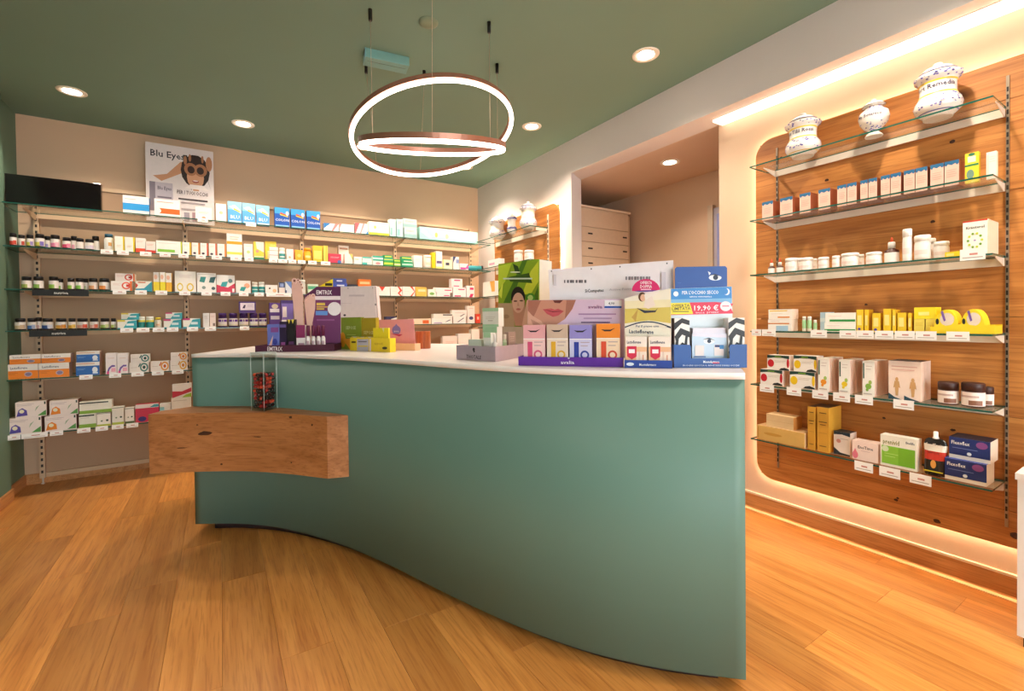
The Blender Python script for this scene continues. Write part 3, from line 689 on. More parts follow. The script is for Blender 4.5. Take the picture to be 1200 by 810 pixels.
carton(S, 286, 296.5, 286, 'small cream carton with pale green dot', '#fbf7ee', [('c', .5, .45, .2, '#c8dc8a'), ('l', .2, .8, .85, 1, '#e0c8a0')])
carton(S, 297.5, 309.5, 283.5, 'yellow and white carton with green foot', '#f6d84a', [('p', [(.2, 1), (1, 1), (1, .4), (.3, .6)], '#faf2dc'), ('c', .35, .45, .16, '#d89a8a'), ('r', 0, 0, 1, .1, '#2f8a4a'), ('r', 0, .12, 1, .16, '#f8f2dc')])
carton(S, 311, 324, 283, 'bright yellow carton', '#f4d640', [('l', .4, .9, .8, 1, '#f8efc0'), ('r', .2, .1, .9, .5, '#f8f0cc')], d=.10)
carton(S, 316, 326, 289.5, 'white carton in front of bright yellow one', '#faf4ec', [('r', 0, .7, 1, .74, '#c8a890'), ('r', 0, .35, 1, .39, '#c890a0')], d=.03, dep=.05)
jar(S, 327, 334.5, 290.5, 'small white bottle with teal label', '#f6f2ea', '#f6f2ea', '#3f9f9c', [(.3, .55, -50, 50, '#e8f2f0')], caph=.2, lab=(.1, .55))
carton(S, 336, 345, 292, 'little white carton with red edge', '#faf4ec', [('r', .88, 0, 1, 1, '#d86a5a'), ('c', .4, .3, .16, '#f0b890')])
carton(S, 346, 355, 293, 'little amber yellow carton', '#f2b92a', [('c', .5, .5, .25, '#f6d868')])
jar(S, 355.5, 365.5, 290.5, 'round amber yellow jar', '#f0b422', '#f2a21a', '#f6c93c', [(.3, .6, -40, 40, '#f8e8a0')], caph=.22)
carton(S, 367, 378, 288, 'golden yellow carton', '#f4cc32', [('r', .1, .2, .9, .7, '#f8e070')]); carton(S, 379, 384.5, 288, 'narrow golden yellow carton', '#f2d85a', [('r', .6, 0, .7, 1, '#d8b020')])
carton(S, 385, 400, 297.5, 'crimson carton with white letters', '#d83a58', [('l', .15, .85, .65, 2, '#f8e4e4'), ('c', .85, .15, .2, '#4a6ab0')])
carton(S, 397, 409, 288, 'cream tall carton with diagonal brown shape', '#f8efe0', [('p', [(.7, 0), (1, 0), (1, .5), (.8, .5)], '#dfb070'), ('r', .1, .8, .9, .88, '#c8906a')], d=.11)
carton(S, 404, 413.5, 297.5, 'small cream carton with gold corner', '#f8f2e4', [('p', [(.6, 1), (1, 1), (1, .4)], '#e8cc70')], d=.05)
carton(S, 415, 424, 301, 'tiny white carton near crimson one', '#fbf6ee', [('r', .1, .6, .6, .72, '#e8c8a0')])
T1, T2, G1 = '#4fc4b8', '#2fb49c', '#1fa468'
o = carton(S, 424.5, 436, 305, 'lower white and turquoise sachet box', '#dff0ec', [('r', 0, .0, .5, .5, T1), ('r', .2, .6, .9, .8, '#f8faf6')]); carton(S, 425, 435, 0, 'upper turquoise sachet box', '#e6f3ef', [('r', 0, .6, 1, 1, T1)], zb=top(o), h=.033)
o = carton(S, 437, 449, 304, 'lower white carton with turquoise lid stripe', '#f4f4ec', [('r', 0, .75, 1, 1, T2), ('e', .5, .35, .25, .2, '#e8a0a0')]); carton(S, 437, 449, 0, 'upper turquoise white carton', '#dff2ee', [('r', 0, .5, 1, 1, T2)], zb=top(o), h=.035)
o = carton(S, 450, 461, 306, 'lower green carton with lime stripe', '#3fb04c', [('r', 0, .3, 1, .7, '#c8e04a')]); o = carton(S, 450, 461, 0, 'middle green carton with lime stripe', '#2fae8c', [('r', 0, .3, 1, .7, '#bfe05a')], zb=top(o), h=.03); carton(S, 450, 460, 0, 'top emerald carton', G1, [('r', .1, .3, .9, .7, '#d8e85a')], zb=top(o), h=.03)
o = carton(S, 462, 469.5, 308, 'lower lime carton', '#8cc83c', [('r', 0, .4, 1, .7, '#f0f4d0')]); carton(S, 462, 469, 0, 'upper green lime carton', '#3fae4c', [('r', 0, .4, 1, .7, '#d8f05a')], zb=top(o), h=.035)
o = carton(S, 471, 484, 308, 'lower emerald carton', '#24ac78', [('r', 0, .4, 1, .75, '#bfe8d8')]); o = carton(S, 470.5, 483, 0, 'middle emerald carton', G1, [('r', .2, .3, 1, .6, '#dff0d8')], zb=top(o), h=.033); carton(S, 471, 482, 0, 'upper emerald carton with yellow band', '#1fa478', [('r', 0, .3, 1, .65, '#d4e850')], zb=top(o), h=.033)
carton(S, 485, 495, 299.5, 'plain white carton beside the emerald boxes', '#fcf6f0', [('l', .2, .8, .7, 3, '#f0d0c4')])
jar(S, 496, 505.5, 299, 'white round tub', '#faf4ee', '#fdf8f2', '#fbf4ea', [(.2, .6, -40, 40, '#f6e0c8')], caph=.2, neck=.95, capr=1)
carton(S, 506.5, 510.5, 296, 'thin yellow upright carton', '#eed41e'); carton(S, 511, 518.5, 294.5, 'white upright carton with navy patch', '#faf4ea', [('r', .1, .3, .9, .45, '#6a5a8a'), ('r', 0, .0, 1, .12, '#f0e48a')])
carton(S, 519, 530, 304.5, 'low cream carton with yellow ends', '#f8f0cc', [('r', .3, .4, .7, .7, '#4a4a5a'), ('r', 0, 0, .12, 1, '#f0e48a')])
carton(S, 531, 538, 301, 'white carton with navy corner', '#f4ecea', [('p', [(0, 1), (.5, 1), (0, .5)], '#3a4a7a'), ('r', .5, .5, 1, .8, '#8a9ac8')])
carton(S, 538.5, 549, 309, 'low white carton with magenta print', '#f8ecec', [('r', .1, .1, .7, .4, '#d83a9a'), ('p', [(.6, .2), (1, .2), (1, 1)], '#e85ab0')])
x_ = S.at(547, S.z, .1); x2 = S.at(563, S.z, .1)
t = empty('cream_tube', S.world(x_, .12, S.z+.035)); reg(t, 'teal cream tube lying with dark round end', S, 556, 'tube')
b = MB(); b.lathe([(.004, 0), (.02, .01), (.034, .06), (.034, x2-x_)], '#2f9aa4', 18); o = b.build('tube_body', t); o.rotation_euler = (0, R(90), R(-14))
b = MB(); b.lathe([(.034, 0), (.036, .004), (.036, .02), (.03, .022)], '#3a2626', 18); o = b.build('end_cap', t); o.rotation_euler = (0, R(90), R(-14)); o.location = Vector((math.cos(R(-14)), math.sin(R(-14)), 0))*(x2-x_)
for a, c in ((118, 132.5), (137, 151), (164, 177.5), (187, 200), (209, 221), (229.5, 241), (248, 260), (270, 283), (286.5, 297), (315, 325), (326, 336.5), (338, 347), (349, 358), (361, 371), (376, 387)): price(S, a, c)

# ------------------------------------------------------------------ back shelf 3
S = BK[2]
for k, (a, c, cols, nm) in enumerate(((25, 38, ['#a8b45a'], 'olive'), (39, 52, ['#8ab450'], 'leaf green'), (57, 69, ['#9ac44a'], 'lime green'), (79, 88, ['#9ac84a'], 'bright green'), (88.5, 99, ['#8cc850'], 'grass green'), (104, 115, ['#e0a070'], 'tan orange'), (116, 129, ['#e08a3c'], 'orange'))):
    njar(S, a, c, 324+(k > 2)*2, 'black-capped jar with %s band' % nm, cols)
for a, c, n in ((66, 75, 'green'), (96, 104, 'pale green')): njar(S, a, c, 326.5, 'black-capped jar in the rear row with %s band' % n, [{'green': '#8ab450', 'pale green': '#b4c890'}[n]], d=.13)
o = carton(S, 130, 155, 329.5, 'white carton with red letter C, lower of two', '#f8efe8', [('c', .72, .55, .36, '#e8502a'), ('c', .72, .55, .24, '#f8efe8'), ('r', .72, .42, .88, .68, '#d83a24'), ('r', .9, 0, 1, 1, '#e8702a'), ('l', .1, .45, .75, 3, '#e0b0a4')], dep=.09)
carton(S, 135, 158, 0, 'white carton with red letter C, upper of two', '#f6e8e0', [('c', .68, .5, .4, '#d83a24'), ('c', .68, .5, .27, '#f6e8e0'), ('r', .68, .36, .86, .64, '#b82a1c'), ('r', .92, 0, 1, 1, '#e8702a'), ('l', .08, .45, .8, 4, '#d8a098')], dep=.09, zb=top(o), h=.062)
carton(S, 159, 178.5, 329.5, 'teal and white carton with red tip', '#f4efe4', [('p', [(.5, .3), (1, 1), (1, .0), (0, 0), (0, .25)], '#2f9ab0'), ('p', [(0, .8), (.15, .6), (.05, .35), (0, .35)], '#d8402c'), ('r', .15, .82, .6, .92, '#e07a3a')])
for a, c, y, col, n in ((180, 187, 319, '#f2d81e', 'first'), (187.5, 194, 319, '#f2e01e', 'second'), (194.5, 201.5, 320, '#f0b41e', 'third')):
    carton(S, a, c, y, 'yellow tall sachet box with white top, %s of three' % n, '#faf0e4', [('r', 0, 0, 1, .5, col), ('e', .4, .75, .3, .12, '#f4c0a0')], side=col)
carton(S, 205, 230, 318, 'large white carton with two lemon rings', '#f8f1e6', [('e', .24, .24, .15, .2, '#e8cc4a'), ('e', .24, .24, .1, .13, '#f8f1e6'), ('e', .72, .24, .17, .2, '#e8c43a'), ('e', .72, .24, .11, .13, '#f8f1e6'), ('l', .2, .8, .8, 2, '#e8d4d0')])
carton(S, 231, 253.5, 320, 'white carton with two teal test kits', '#f8f3ec', [('p', [(.12, .55), (.2, .8), (.48, .8), (.38, .5)], '#2f8a84'), ('p', [(.62, .52), (.7, .78), (1, .82), (.88, .5)], '#1f5a58'), ('c', .35, .25, .1, '#8a9a90'), ('c', .85, .22, .1, '#4a5a58'), ('l', .05, .9, .92, 1, '#c8bcb4')])
carton(S, 254, 275.5, 322.5, 'white carton with crimson wave and teal kit', '#f4efe9', [('p', [(0, 0), (1, 0), (1, .55), (.6, .3), (0, .45)], '#d83050'), ('p', [(.2, .35), (.3, .6), (.62, .65), (.52, .35)], '#2fa4a4'), ('e', .75, .68, .12, .12, '#6a8a8a'), ('r', .85, .05, .97, .25, '#f4efe9')])
carton(S, 276.5, 294, 329, 'white carton with peach circle and teal patch', '#f8f2ea', [('c', .75, .6, .2, '#f0b08a'), ('p', [(.25, .2), (.35, .5), (.7, .5), (.55, .15)], '#2fa49c')])
for a, c, n in ((295, 302.5, 'left'), (303, 310.5, 'right')): jar(S, a, c, 330.5, 'small white bottle with teal bands, %s of two' % n, '#f4f0e8', '#f8f4ec', '#2f9a98', [(.45, .6, -60, 60, '#cfe4e0')], caph=.22, lab=(.06, .6))
carton(S, 311, 325.5, 334, 'low white carton with apricot spots', '#f8f1ea', [('c', .75, .35, .2, '#f4c090'), ('e', .35, .6, .08, .1, '#6a5a5a')])
carton(S, 327, 334, 331, 'white carton with navy top', '#f4e4dc', [('r', 0, .55, 1, 1, '#2a3a6a'), ('r', .2, .6, .8, .9, '#8aa0d0')]); carton(S, 334.5, 342, 330, 'white and blue tall carton', '#dfe4ee', [('p', [(0, 1), (1, 1), (1, .4)], '#6a8ad0'), ('r', 0, 0, .2, .3, '#3a4a7a')])
jar(S, 351, 358.5, 328, 'plain white bottle with white cap behind the foot cutouts', '#f6f2ea', '#faf6ee', '#f4efe6', [], caph=.18, lab=(.1, .6))
carton(S, 361, 373, 333, 'pale green and white flat carton', '#dff0dc', [('r', 0, .5, 1, .8, '#5ab48a')])
o = carton(S, 389, 407, 337, 'dark blue carton, lower of stack', '#2a3f9a', [('l', .3, .8, .6, 1, '#dfe4f4')]); o = carton(S, 389.5, 407, 0, 'dark blue carton, middle of stack', '#2f4aac', [('r', .3, .3, .8, .6, '#dfe4f4')], zb=top(o), h=.045); carton(S, 389.5, 406, 0, 'dark blue carton, upper of stack', '#34489a', [('r', .3, .3, .7, .6, '#c8d0f0')], zb=top(o), h=.045)
carton(S, 408.5, 419.5, 333.5, 'low black navy carton', '#23283c', [('r', .1, .4, .9, .6, '#5a6a9a')]); carton(S, 420.5, 435, 327.5, 'rounded orange carton', '#ef7a1f', [('r', .1, .7, .9, .85, '#f8c890')])
for a, c, p, n in ((443, 457, [(.1, 1), (.35, .5), (.6, 1)], 'vee'), (458, 471.5, [(.75, 1), (1, .6), (.75, .3), (1, 0), (.85, 0), (.6, .3), (.8, .6), (.6, 1)], 'zigzag'), (472, 486.5, [(.6, 1), (.95, .5), (.6, 0), (.75, 0), (1, .5), (.8, 1)], 'chevron')):
    carton(S, a, c, 336, 'white carton with red %s' % n, '#fbf3ec', [('p', p, '#e0482c'), ('l', .1, .5, .5, 1, '#e8d0c4')])
carton(S, 487.5, 500, 336.5, 'warm yellow flat carton', '#f6c85a', [('r', .2, .5, .9, .75, '#fbe6b0')]); carton(S, 501.5, 511, 339, 'small white carton with green leaf', '#f4f4e4', [('e', .5, .4, .3, .2, '#8ac06a')])
o = carton(S, 511.5, 527.5, 343, 'lower white carton with magenta letters', '#fbf0f0', [('l', .2, .9, .6, 1, '#e05a90'), ('r', .55, .2, .95, .4, '#d83a7a')]); carton(S, 510, 530, 0, 'upper white carton with magenta letters', '#fbf0f0', [('r', .55, .4, .95, .6, '#d83a7a')], zb=top(o), h=.055)
o = carton(S, 531, 546, 337, 'white carton with magenta bars', '#fbf0f0', [('r', .1, .05, .6, .18, '#d8307a'), ('r', .4, .75, .9, .85, '#c8307a')]); carton(S, 529, 542, 0, 'white carton with magenta bars on top', '#fbf0f0', [('r', .25, .75, .8, .88, '#c8307a'), ('r', .2, .1, .7, .2, '#e04a8a')], zb=top(o), h=.10)
carton(S, 547, 556, 335, 'white carton with crimson squares', '#fbeeee', [('r', .4, .65, .9, .85, '#d8306a'), ('p', [(.3, 0), (.7, 0), (.9, .3), (.5, .3)], '#d8306a')])
for a, c in ((132, 148), (158, 172), (182, 196), (210, 223), (236, 248), (258.5, 270), (280, 291), (298, 309), (312, 341)): price(S, a, c)
price(S, 37.5, 104, .004, .048, dark='#14100f', word='nutriva', name='brand_strip', label='black nutriva shelf strip under the green banded jars')

# ------------------------------------------------------------------ back shelf 4
S = BK[3]
for k, (a, c, cols, nm) in enumerate(((17, 31, ['#d0b890', '#c8a888'], 'sand'), (32, 43, ['#4a7ab8', '#a8b8d8'], 'sky blue'), (49, 63, ['#3a5a9a', '#d8dce8'], 'navy blue'), (65, 79, ['#e0a040', '#d88a30'], 'amber'), (80, 89.5, ['#e0a830', '#e0b850'], 'gold'), (90, 104, ['#e8a890', '#e0543a'], 'coral'), (105, 116, ['#e8b0a0', '#e06a4a'], 'salmon'), (117.5, 129, ['#a8c060', '#c8cc90'], 'moss green'), (130, 136.5, ['#b0c060', '#d0d0a0'], 'yellow green'))):
    njar(S, a, c, 373, 'black-capped jar with %s label' % nm, cols)
TE = '#2fa8b4'
njar(S, 41.5, 50, 372, 'black-capped jar in the rear row with rose label', ['#e0b0b0'], d=.13)
def teal(F, x0, x1, y, desc, accent, **k): return carton(F, x0, x1, y, desc, '#f4f0e4', [('p', [(.3, .1), (.55, .85), (1, .95), (1, 0), (0, 0), (0, .12)], TE), ('r', .45, .35, .85, .6, '#dff0f0'), ('r', 0, .8, .4, 1, accent)], side='#1f8a9c', **k)
o = teal(S, 137.5, 160.5, 375, 'teal swoosh carton with yellow top edge, lower', '#f0dc5a', dep=.08, d=.03); teal(S, 142, 163, 0, 'teal swoosh carton with yellow top edge, upper', '#f0dc5a', zb=top(o), h=.055, dep=.08)
for a, c, n in ((162, 170.5, 'left'), (171, 181, 'right')): jar(S, a, c, 371, 'white cap bottle with teal label, %s' % n, '#f4f2e8', '#f8f6ee', '#2f9a94', [(.75, 1, -70, 70, '#e8d84a')], caph=.22, lab=(.06, .7), neck=.9, capr=.9)
jar(S, 181.5, 189.5, 372, 'small cream bottle with yellow cap', '#f8ecd8', '#f0d040', '#f8ecd8', [(.2, .5, -30, 30, '#e8b890')], caph=.22)
o = teal(S, 192, 212.5, 374, 'teal swoosh carton with crimson corner, lower', '#d8407a', dep=.08); teal(S, 194, 213.5, 0, 'teal swoosh carton with crimson corner, upper', '#d8407a', zb=top(o), h=.055, dep=.08)
teal(S, 214.5, 235, 373, 'teal swoosh carton with magenta corner, single', '#c8307a', dep=.08)
carton(S, 238, 245.5, 367, 'slim white carton with grey lines', '#f6f0ea', [('l', .2, .8, .8, 3, '#d0b8b0')]); carton(S, 246, 253, 367, 'slim blush carton', '#f4dcd0', [('r', .5, .1, .9, .3, '#8a6a5a'), ('l', .2, .8, .8, 2, '#d8a898')])
PU = '#4a1f74'
js = []
for k, (a, c) in enumerate(((255.5, 266.5), (268, 279), (280, 291.5), (292, 302.5), (303, 313))):
    js.append(jar(S, a, c, 367, 'purple supplement jar with white label, number %s' % ['one', 'two', 'three', 'four', 'five'][k], '#3a1a5c', '#3f1c66', '#f4ece6', [(.55, .85, -80, 80, '#6a3a9c'), (.05, .2, -60, 60, '#e8e0c0')], caph=.28, lab=(.1, .62), name='supplement_jar'))
carton(S, 280, 300, 0, 'purple framed box standing on purple jars', PU, [('r', .08, .25, .92, .88, '#e8d8e4'), ('p', [(.2, .4), (.3, .7), (.4, .7), (.35, .4)], '#3a1a4a'), ('l', .5, .85, .7, 3, '#b090b8')], zb=max(js[1]['top'], js[2]['top'], js[3]['top']), h=.105, d=.04, dep=.05)
carton(S, 316, 329, 355, 'tall purple and white carton', '#5a2f8c', [('r', .05, .6, .9, .75, '#f0e8f0'), ('r', .1, .3, .9, .45, '#e8e0f0'), ('e', .5, .85, .3, .1, '#d8c8b0')]); carton(S, 330, 344, 352, 'tall lavender and purple carton', '#7f6ac4', [('r', .1, .35, .45, .75, '#f0e4e8'), ('r', 0, .88, 1, 1, '#3f1f74'), ('r', 0, .1, 1, .25, '#f4f0f4')])
carton(S, 452, 465, 371, 'navy and white carton behind the pink card', '#2a2a54', [('p', [(.4, 0), (1, 0), (1, .9), (.5, .7)], '#f0ece8')]); carton(S, 466, 479, 377, 'white flat carton with navy slash', '#f8f0ea', [('p', [(.3, 0), (.5, 0), (.7, 1), (.5, 1)], '#3a3a7a'), ('r', .85, .1, 1, .8, '#e0a050')])
carton(S, 480.5, 505, 373.5, 'orange and cream flat carton', '#f4dcc0', [('r', .6, .1, .9, .7, '#e86a2c'), ('r', 0, .1, .2, .5, '#e8a050')])
o = carton(S, 506, 530, 373, 'white flat carton with navy pen mark, lower', '#faf4ee', [('p', [(.7, .3), (.95, .7), (.85, .7), (.65, .3)], '#3a3a6a'), ('r', .1, .1, .5, .25, '#b0a0d0')]); carton(S, 508, 530, 0, 'white carton with black stripe, upper', '#f6efe6', [('r', .5, .6, 1, .85, '#4a4a4a')], zb=top(o), h=.05)
o = carton(S, 531, 546, 371, 'white carton with navy swoosh, lower', '#fbf3ee', [('p', [(.4, .2), (.9, .8), (.8, .8), (.3, .2)], '#3a3a6a')]); carton(S, 530, 547, 0, 'white carton with grey text, upper', '#f8f0ea', [('l', .2, .85, .6, 2, '#a09090'), ('p', [(.6, 0), (.9, .4), (.8, .4), (.5, 0)], '#3a3a5a')], zb=top(o), h=.075)
carton(S, 548, 556.5, 358.5, 'tall blush carton near corner', '#fbe8e0', [('l', .2, .8, .85, 1, '#d89090'), ('e', .5, .3, .3, .1, '#4a4a7a')]); carton(S, 557.5, 563, 368, 'small red carton in the corner', '#e0442c', [('r', .3, .4, .7, .7, '#f4c0b0')])
for a, c in ((141, 156), (160, 175), (179, 192.5), (195.5, 209), (219, 232), (240, 253), (281, 292)): price(S, a, c)
price(S, 34, 102, .004, .048, dark='#14100f', word='nutriva', name='brand_strip', label='black nutriva shelf strip under the coloured label jars')

# ------------------------------------------------------------------ back shelf 5
S = BK[4]
def lacto(F, x0, x1, y, desc, **k): return carton(F, x0, x1, y, desc, '#f8efe8', [('r', 0, 0, 1, .56, '#f58a1e'), ('t', 'Lactoflorene', .38, .76, .17, '#4a4a6a', .55), ('e', .68, .3, .13, .17, '#c8b0b8'), ('e', .68, .3, .1, .12, '#8a7a98'), ('l', .05, .35, .4, 2, '#c8601a')], side='#c8a8a0', dep=.09, **k)
o = lacto(S, 8, 45, 427, 'orange and white Lactoflorene carton, lower left'); o2 = lacto(S, 45.5, 81.5, 425.5, 'orange and white Lactoflorene carton, lower right')
lacto(S, 11, 48, 0, 'orange and white Lactoflorene carton, upper left', zb=top(o), h=.068); lacto(S, 48.5, 83, 0, 'orange and white Lactoflorene carton, upper right', zb=top(o2), h=.068)
def blu(x0, x1, y, desc, **k): return carton(S, x0, x1, y, desc, '#f2ece6', [('r', 0, 0, 1, .72, '#1f66b4'), ('e', .8, .4, .12, .22, '#e8eef4'), ('r', .7, .1, .92, .22, '#d8e4f0'), ('l', .05, .4, .5, 2, '#8ab4dc'), ('r', 0, .85, .8, .92, '#e8b090')], side='#c8a898', dep=.11, **k)
o = blu(89, 117, 424.5, 'blue and white carton, lower of two'); blu(89.5, 117, 0, 'blue and white carton, upper of two', zb=top(o), h=.083)
for a, c, n in ((124, 137, 'left'), (137.5, 150.5, 'right')): carton(S, a, c, 414, 'white upright carton with violet arc, %s' % n, '#f8ece8', [('p', [(.1, .1), (.25, .3), (.55, .42), (.85, .42), (.85, .34), (.55, .33), (.35, .22), (.25, .05)], '#6a4a9c'), ('p', [(.05, .0), (.3, 0), (.3, .12), (.12, .14)], '#e84a8a'), ('r', .5, .1, .9, .28, '#f0a8b8'), ('l', .2, .8, .75, 1, '#e0b8a8')])
def ringbox(x0, x1, y, desc, col, c2, **k): return carton(S, x0, x1, y, desc, '#f8ece2', [('e', .76, .5, .22, .46, col), ('e', .76, .5, .14, .3, '#f8ece2'), ('e', .76, .5, .08, .18, c2), ('p', [(.5, .5), (.6, .85), (.56, .95), (.45, .6)], c2), ('l', .08, .4, .5, 1, '#a88878')], **k)
o = ringbox(151.5, 174.5, 425, 'white carton with dark green leaf ring, lower', '#5a8a80', '#2f5a50'); ringbox(153, 175.5, 0, 'white carton with dark green leaf ring, upper', '#5a8a80', '#2f5a50', zb=top(o), h=.067)
ringbox(176.5, 198.5, 423.5, 'white carton with orange leaf ring, single', '#f0a040', '#e06a2a')
o = ringbox(199.5, 219.5, 422.5, 'white carton with amber leaf ring, lower', '#f0b440', '#e08a2a'); ringbox(200, 219.5, 0, 'white carton with amber leaf ring, upper', '#f4a840', '#e07a2a', zb=top(o), h=.067)
for a, c in ((93, 108.5), (128, 142), (154, 168.5), (178, 192), (201.5, 215)): price(S, a, c)
carton(S, 504, 517, 401, 'low cream carton behind the wooden cup', '#f8efdc', [('r', .2, .3, .8, .6, '#e8dcb0')], h=.05); carton(S, 519, 536, 394, 'white blush carton low behind the counter', '#f8e8de', [('l', .2, .8, .7, 3, '#e8c8b8')]); carton(S, 537, 552, 391, 'white carton beside blush one behind counter', '#fbf3ec', [('r', .1, .2, .9, .35, '#e8d0c0')]); carton(S, 553, 562, 386, 'tall white carton with green foot behind counter', '#faf3ec', [('r', 0, 0, 1, .2, '#a8d0a0')])

# ------------------------------------------------------------------ back shelf 6
S = BK[5]
def herb(x0, x1, y, desc, col, **k): return carton(S, x0, x1, y, desc, '#f4e4dc', [('p', [(.03, .08), (.1, .5), (.22, .62), (.36, .45), (.38, .12)], col), ('e', .2, .4, .08, .12, '#f0e8c8'), ('p', [(.7, .05), (.98, .05), (.98, .4), (.85, .25)], '#5a9a4c'), ('p', [(.62, .35), (.66, .6), (.78, .75), (.76, .7), (.68, .5)], '#a8b898'), ('r', .92, .78, .97, .95, '#2f4a3c'), ('l', .05, .6, .85, 2, '#b8a0a8')], side='#8a5a4a', dep=.1, **k)
o = herb(9.5, 49, 489.5, 'herbal carton with violet flower, lower', '#5a4aa4'); herb(18, 55, 0, 'herbal carton with violet flower, upper', '#5a4aa4', zb=top(o), h=.115)
o = herb(52.5, 90, 487, 'herbal carton with orange flower, lower', '#f08a1e'); herb(58, 92, 0, 'herbal carton with orange flower, upper', '#f08a1e', zb=top(o), h=.115)
def grn(x0, x1, y, desc, **k): return carton(S, x0, x1, y, desc, '#f4efe0', [('r', 0, 0, 1, .26, '#8ab43c'), ('r', 0, .82, .9, .92, '#2a3a30'), ('l', .1, .6, .7, 1, '#b8b8a8')], **k)
o = grn(92.5, 113, 485, 'white carton with green base strip, lower', dep=.09); grn(93, 131, 0, 'long white carton with green base strip, upper', zb=top(o), h=.095, dep=.09)
for a, c, y, n in ((113.5, 130, 484, 'two dots'), (131.5, 145.5, 477, 'one round emblem'), (146.5, 157.5, 478, 'dark foot')):
    carton(S, a, c, y, 'small white carton with lime edge and %s' % n, '#f8f0e4', [('r', 0, 0, 1, .14, '#c8d04a' if n != 'dark foot' else '#5a6a3a'), ('c', .35, .4, .08, '#7a8a6a'), ('c', .75, .42, .1, '#4a5a4a'), ('r', 0, .93, 1, .98, '#a8a898')])
carton(S, 159, 186.5, 473.5, 'crimson carton with white top and teal patch', '#d82a50', [('r', 0, .78, 1, 1, '#f8ece8'), ('p', [(.6, .8), (.8, .95), (1, .95), (1, .8)], '#3fa4b4'), ('e', .28, .18, .18, .14, '#3a2a7a'), ('p', [(.5, 0), (1, 0), (1, .3)], '#f4d8d8')])
o = carton(S, 187.5, 200.5, 473, 'white and pale teal carton', '#f4f0ea', [('r', 0, .6, .4, .8, '#8acad4'), ('r', .85, .3, 1, .5, '#4a3a3a')]); o = carton(S, 201, 224, 466, 'white carton under the red topped one', '#f8efe4', [('l', .1, .8, .85, 1, '#c8b8a8')]); carton(S, 202, 224.5, 0, 'white carton with red and lime diagonal', '#f4e8e0', [('p', [(0, 0), (1, .4), (1, .7), (.5, .45), (0, .5)], '#c82a3c'), ('p', [(.5, 0), (1, 0), (1, .3), (.7, .2)], '#a8c83c')], zb=top(o), h=.115)
for a, c in ((8, 24), (25, 56), (58.5, 74), (90.5, 106), (112, 126.5), (131, 145), (148, 162)): price(S, a, c)

# ------------------------------------------------------------------ oak panel shelves
CER = '#f2ece6'
def majolica(F, px, ptop, wpx, desc, prof, bands, name='majolica_jar', d=.11, txt=None, seg=32, lidc='#3f3f86'):
    z = F.z+GAP; cx = F.at(px, z, d); r = F.rad(px, wpx, z, d)
    h = F.hit(px, ptop, d)[1]-z
    t = empty(name, F.world(cx, d, z), F.rotz); t['top'] = z+h
    zl = prof[-1][1]
    b = MB(); b.lathe([(p[0]*r, p[1]*h) for p in prof], pm(CER, .18, 0, .04, 20, .5), seg); b.build('body', t)
    rl = prof[-1][0]*r
    b = MB(); b.lathe([(rl*1.10, 0), (rl*1.14, .012*h), (rl*1.02, .035*h), (rl*.88, .08*h), (rl*.55, .115*h), (rl*.26, .13*h), (rl*.18, .142*h), (rl*.3, .165*h), (rl*.24, .188*h), (.001, .2*h)], pm(CER, .18, 0, .04, 20, .5), seg); lo = b.build('lid', t, (0, 0, zl*h))
    b = MB(); b.lathe([(rl*1.145, 0), (rl*1.15, .014*h)], lidc, seg, caps=False); b.build('lid_rim', lo)
    def rad(v):
        for (r0, z0), (r1, z1) in zip(prof, prof[1:]):
            if z0 <= v <= z1 and z1 > z0: return (r0+(r1-r0)*(v-z0)/(z1-z0))*r
        return prof[-1][0]*r
    for v0, v1, col in bands:
        b = MB(); b.lathe([(rad(v0)+.0006, v0*h), ((rad((v0+v1)/2)+.0008), (v0+v1)/2*h), (rad(v1)+.0006, v1*h)], col, seg, caps=False); b.build('painted_band', t)
    b = MB(); rr = random.Random(px)
    for zone in ((.14, .36), (.66, .79)):
        for k in range(90):
            a = rr.random()*2*math.pi; v = zone[0]+rr.random()*(zone[1]-zone[0]); q = rad(v)+.0012; s = r*(.03+.05*rr.random()); c_ = rr.choice(['#5a58a8', '#6f6ab4', '#8580c0', '#4a4690', '#5a58a8'])
            P = Vector((math.cos(a)*q, math.sin(a)*q, v*h)); e1 = Vector((-math.sin(a), math.cos(a), 0)); dv = .01; e2 = Vector((math.cos(a)*(rad(v+dv)-rad(v)), math.sin(a)*(rad(v+dv)-rad(v)), dv*h)).normalized()
            nn = e1.cross(e2)*.0006
            b.poly([P+nn+e1*s*math.cos(w)+e2*s*.7*math.sin(w) for w in [m_*math.pi/3 for m_ in range(6)]], c_)
    ob = b.build('painted_flowers', t); ob['kind'] = 'stuff'
    if txt:
        b = MB(); vs, fs, tw = text_mesh(txt); v = .53; q = rad(v)+.0015; kk = .085*h/.72; pts = []
        for x, y in vs:
            a = -math.pi/2+(x-tw/2)*kk/q; pts.append((q*math.cos(a), q*math.sin(a), (v-.03)*h+y*kk))
        b.mesh(pts, fs, '#3a3050'); b.build('lettering', t)
    return reg(t, desc, F, px, 'jar', 'painted majolica jars')
ALB = [(.60, 0), (.62, .03), (.72, .06), (.94, .14), (1, .22), (.94, .30), (.80, .38), (.76, .42), (.75, .52), (.77, .62), (.82, .66), (.96, .70), (1, .75), (.90, .775), (.72, .79), (.70, .80)]
URN = [(.55, 0), (.58, .02), (.52, .06), (.34, .12), (.34, .16), (.62, .24), (.90, .38), (1, .52), (.92, .66), (.7, .73), (.54, .78), (.56, .81), (.66, .84)]
YB_ = '#e6c43c'
S = RK[0]
majolica(S, 941, 133, 43, 'painted albarello jar with blue flowers nearest the panel corner', ALB, [(.385, .415, YB_), (.60, .63, YB_), (.08, .095, '#d8b85a'), (.765, .78, YB_)], txt='Flos Tilii Rossi')
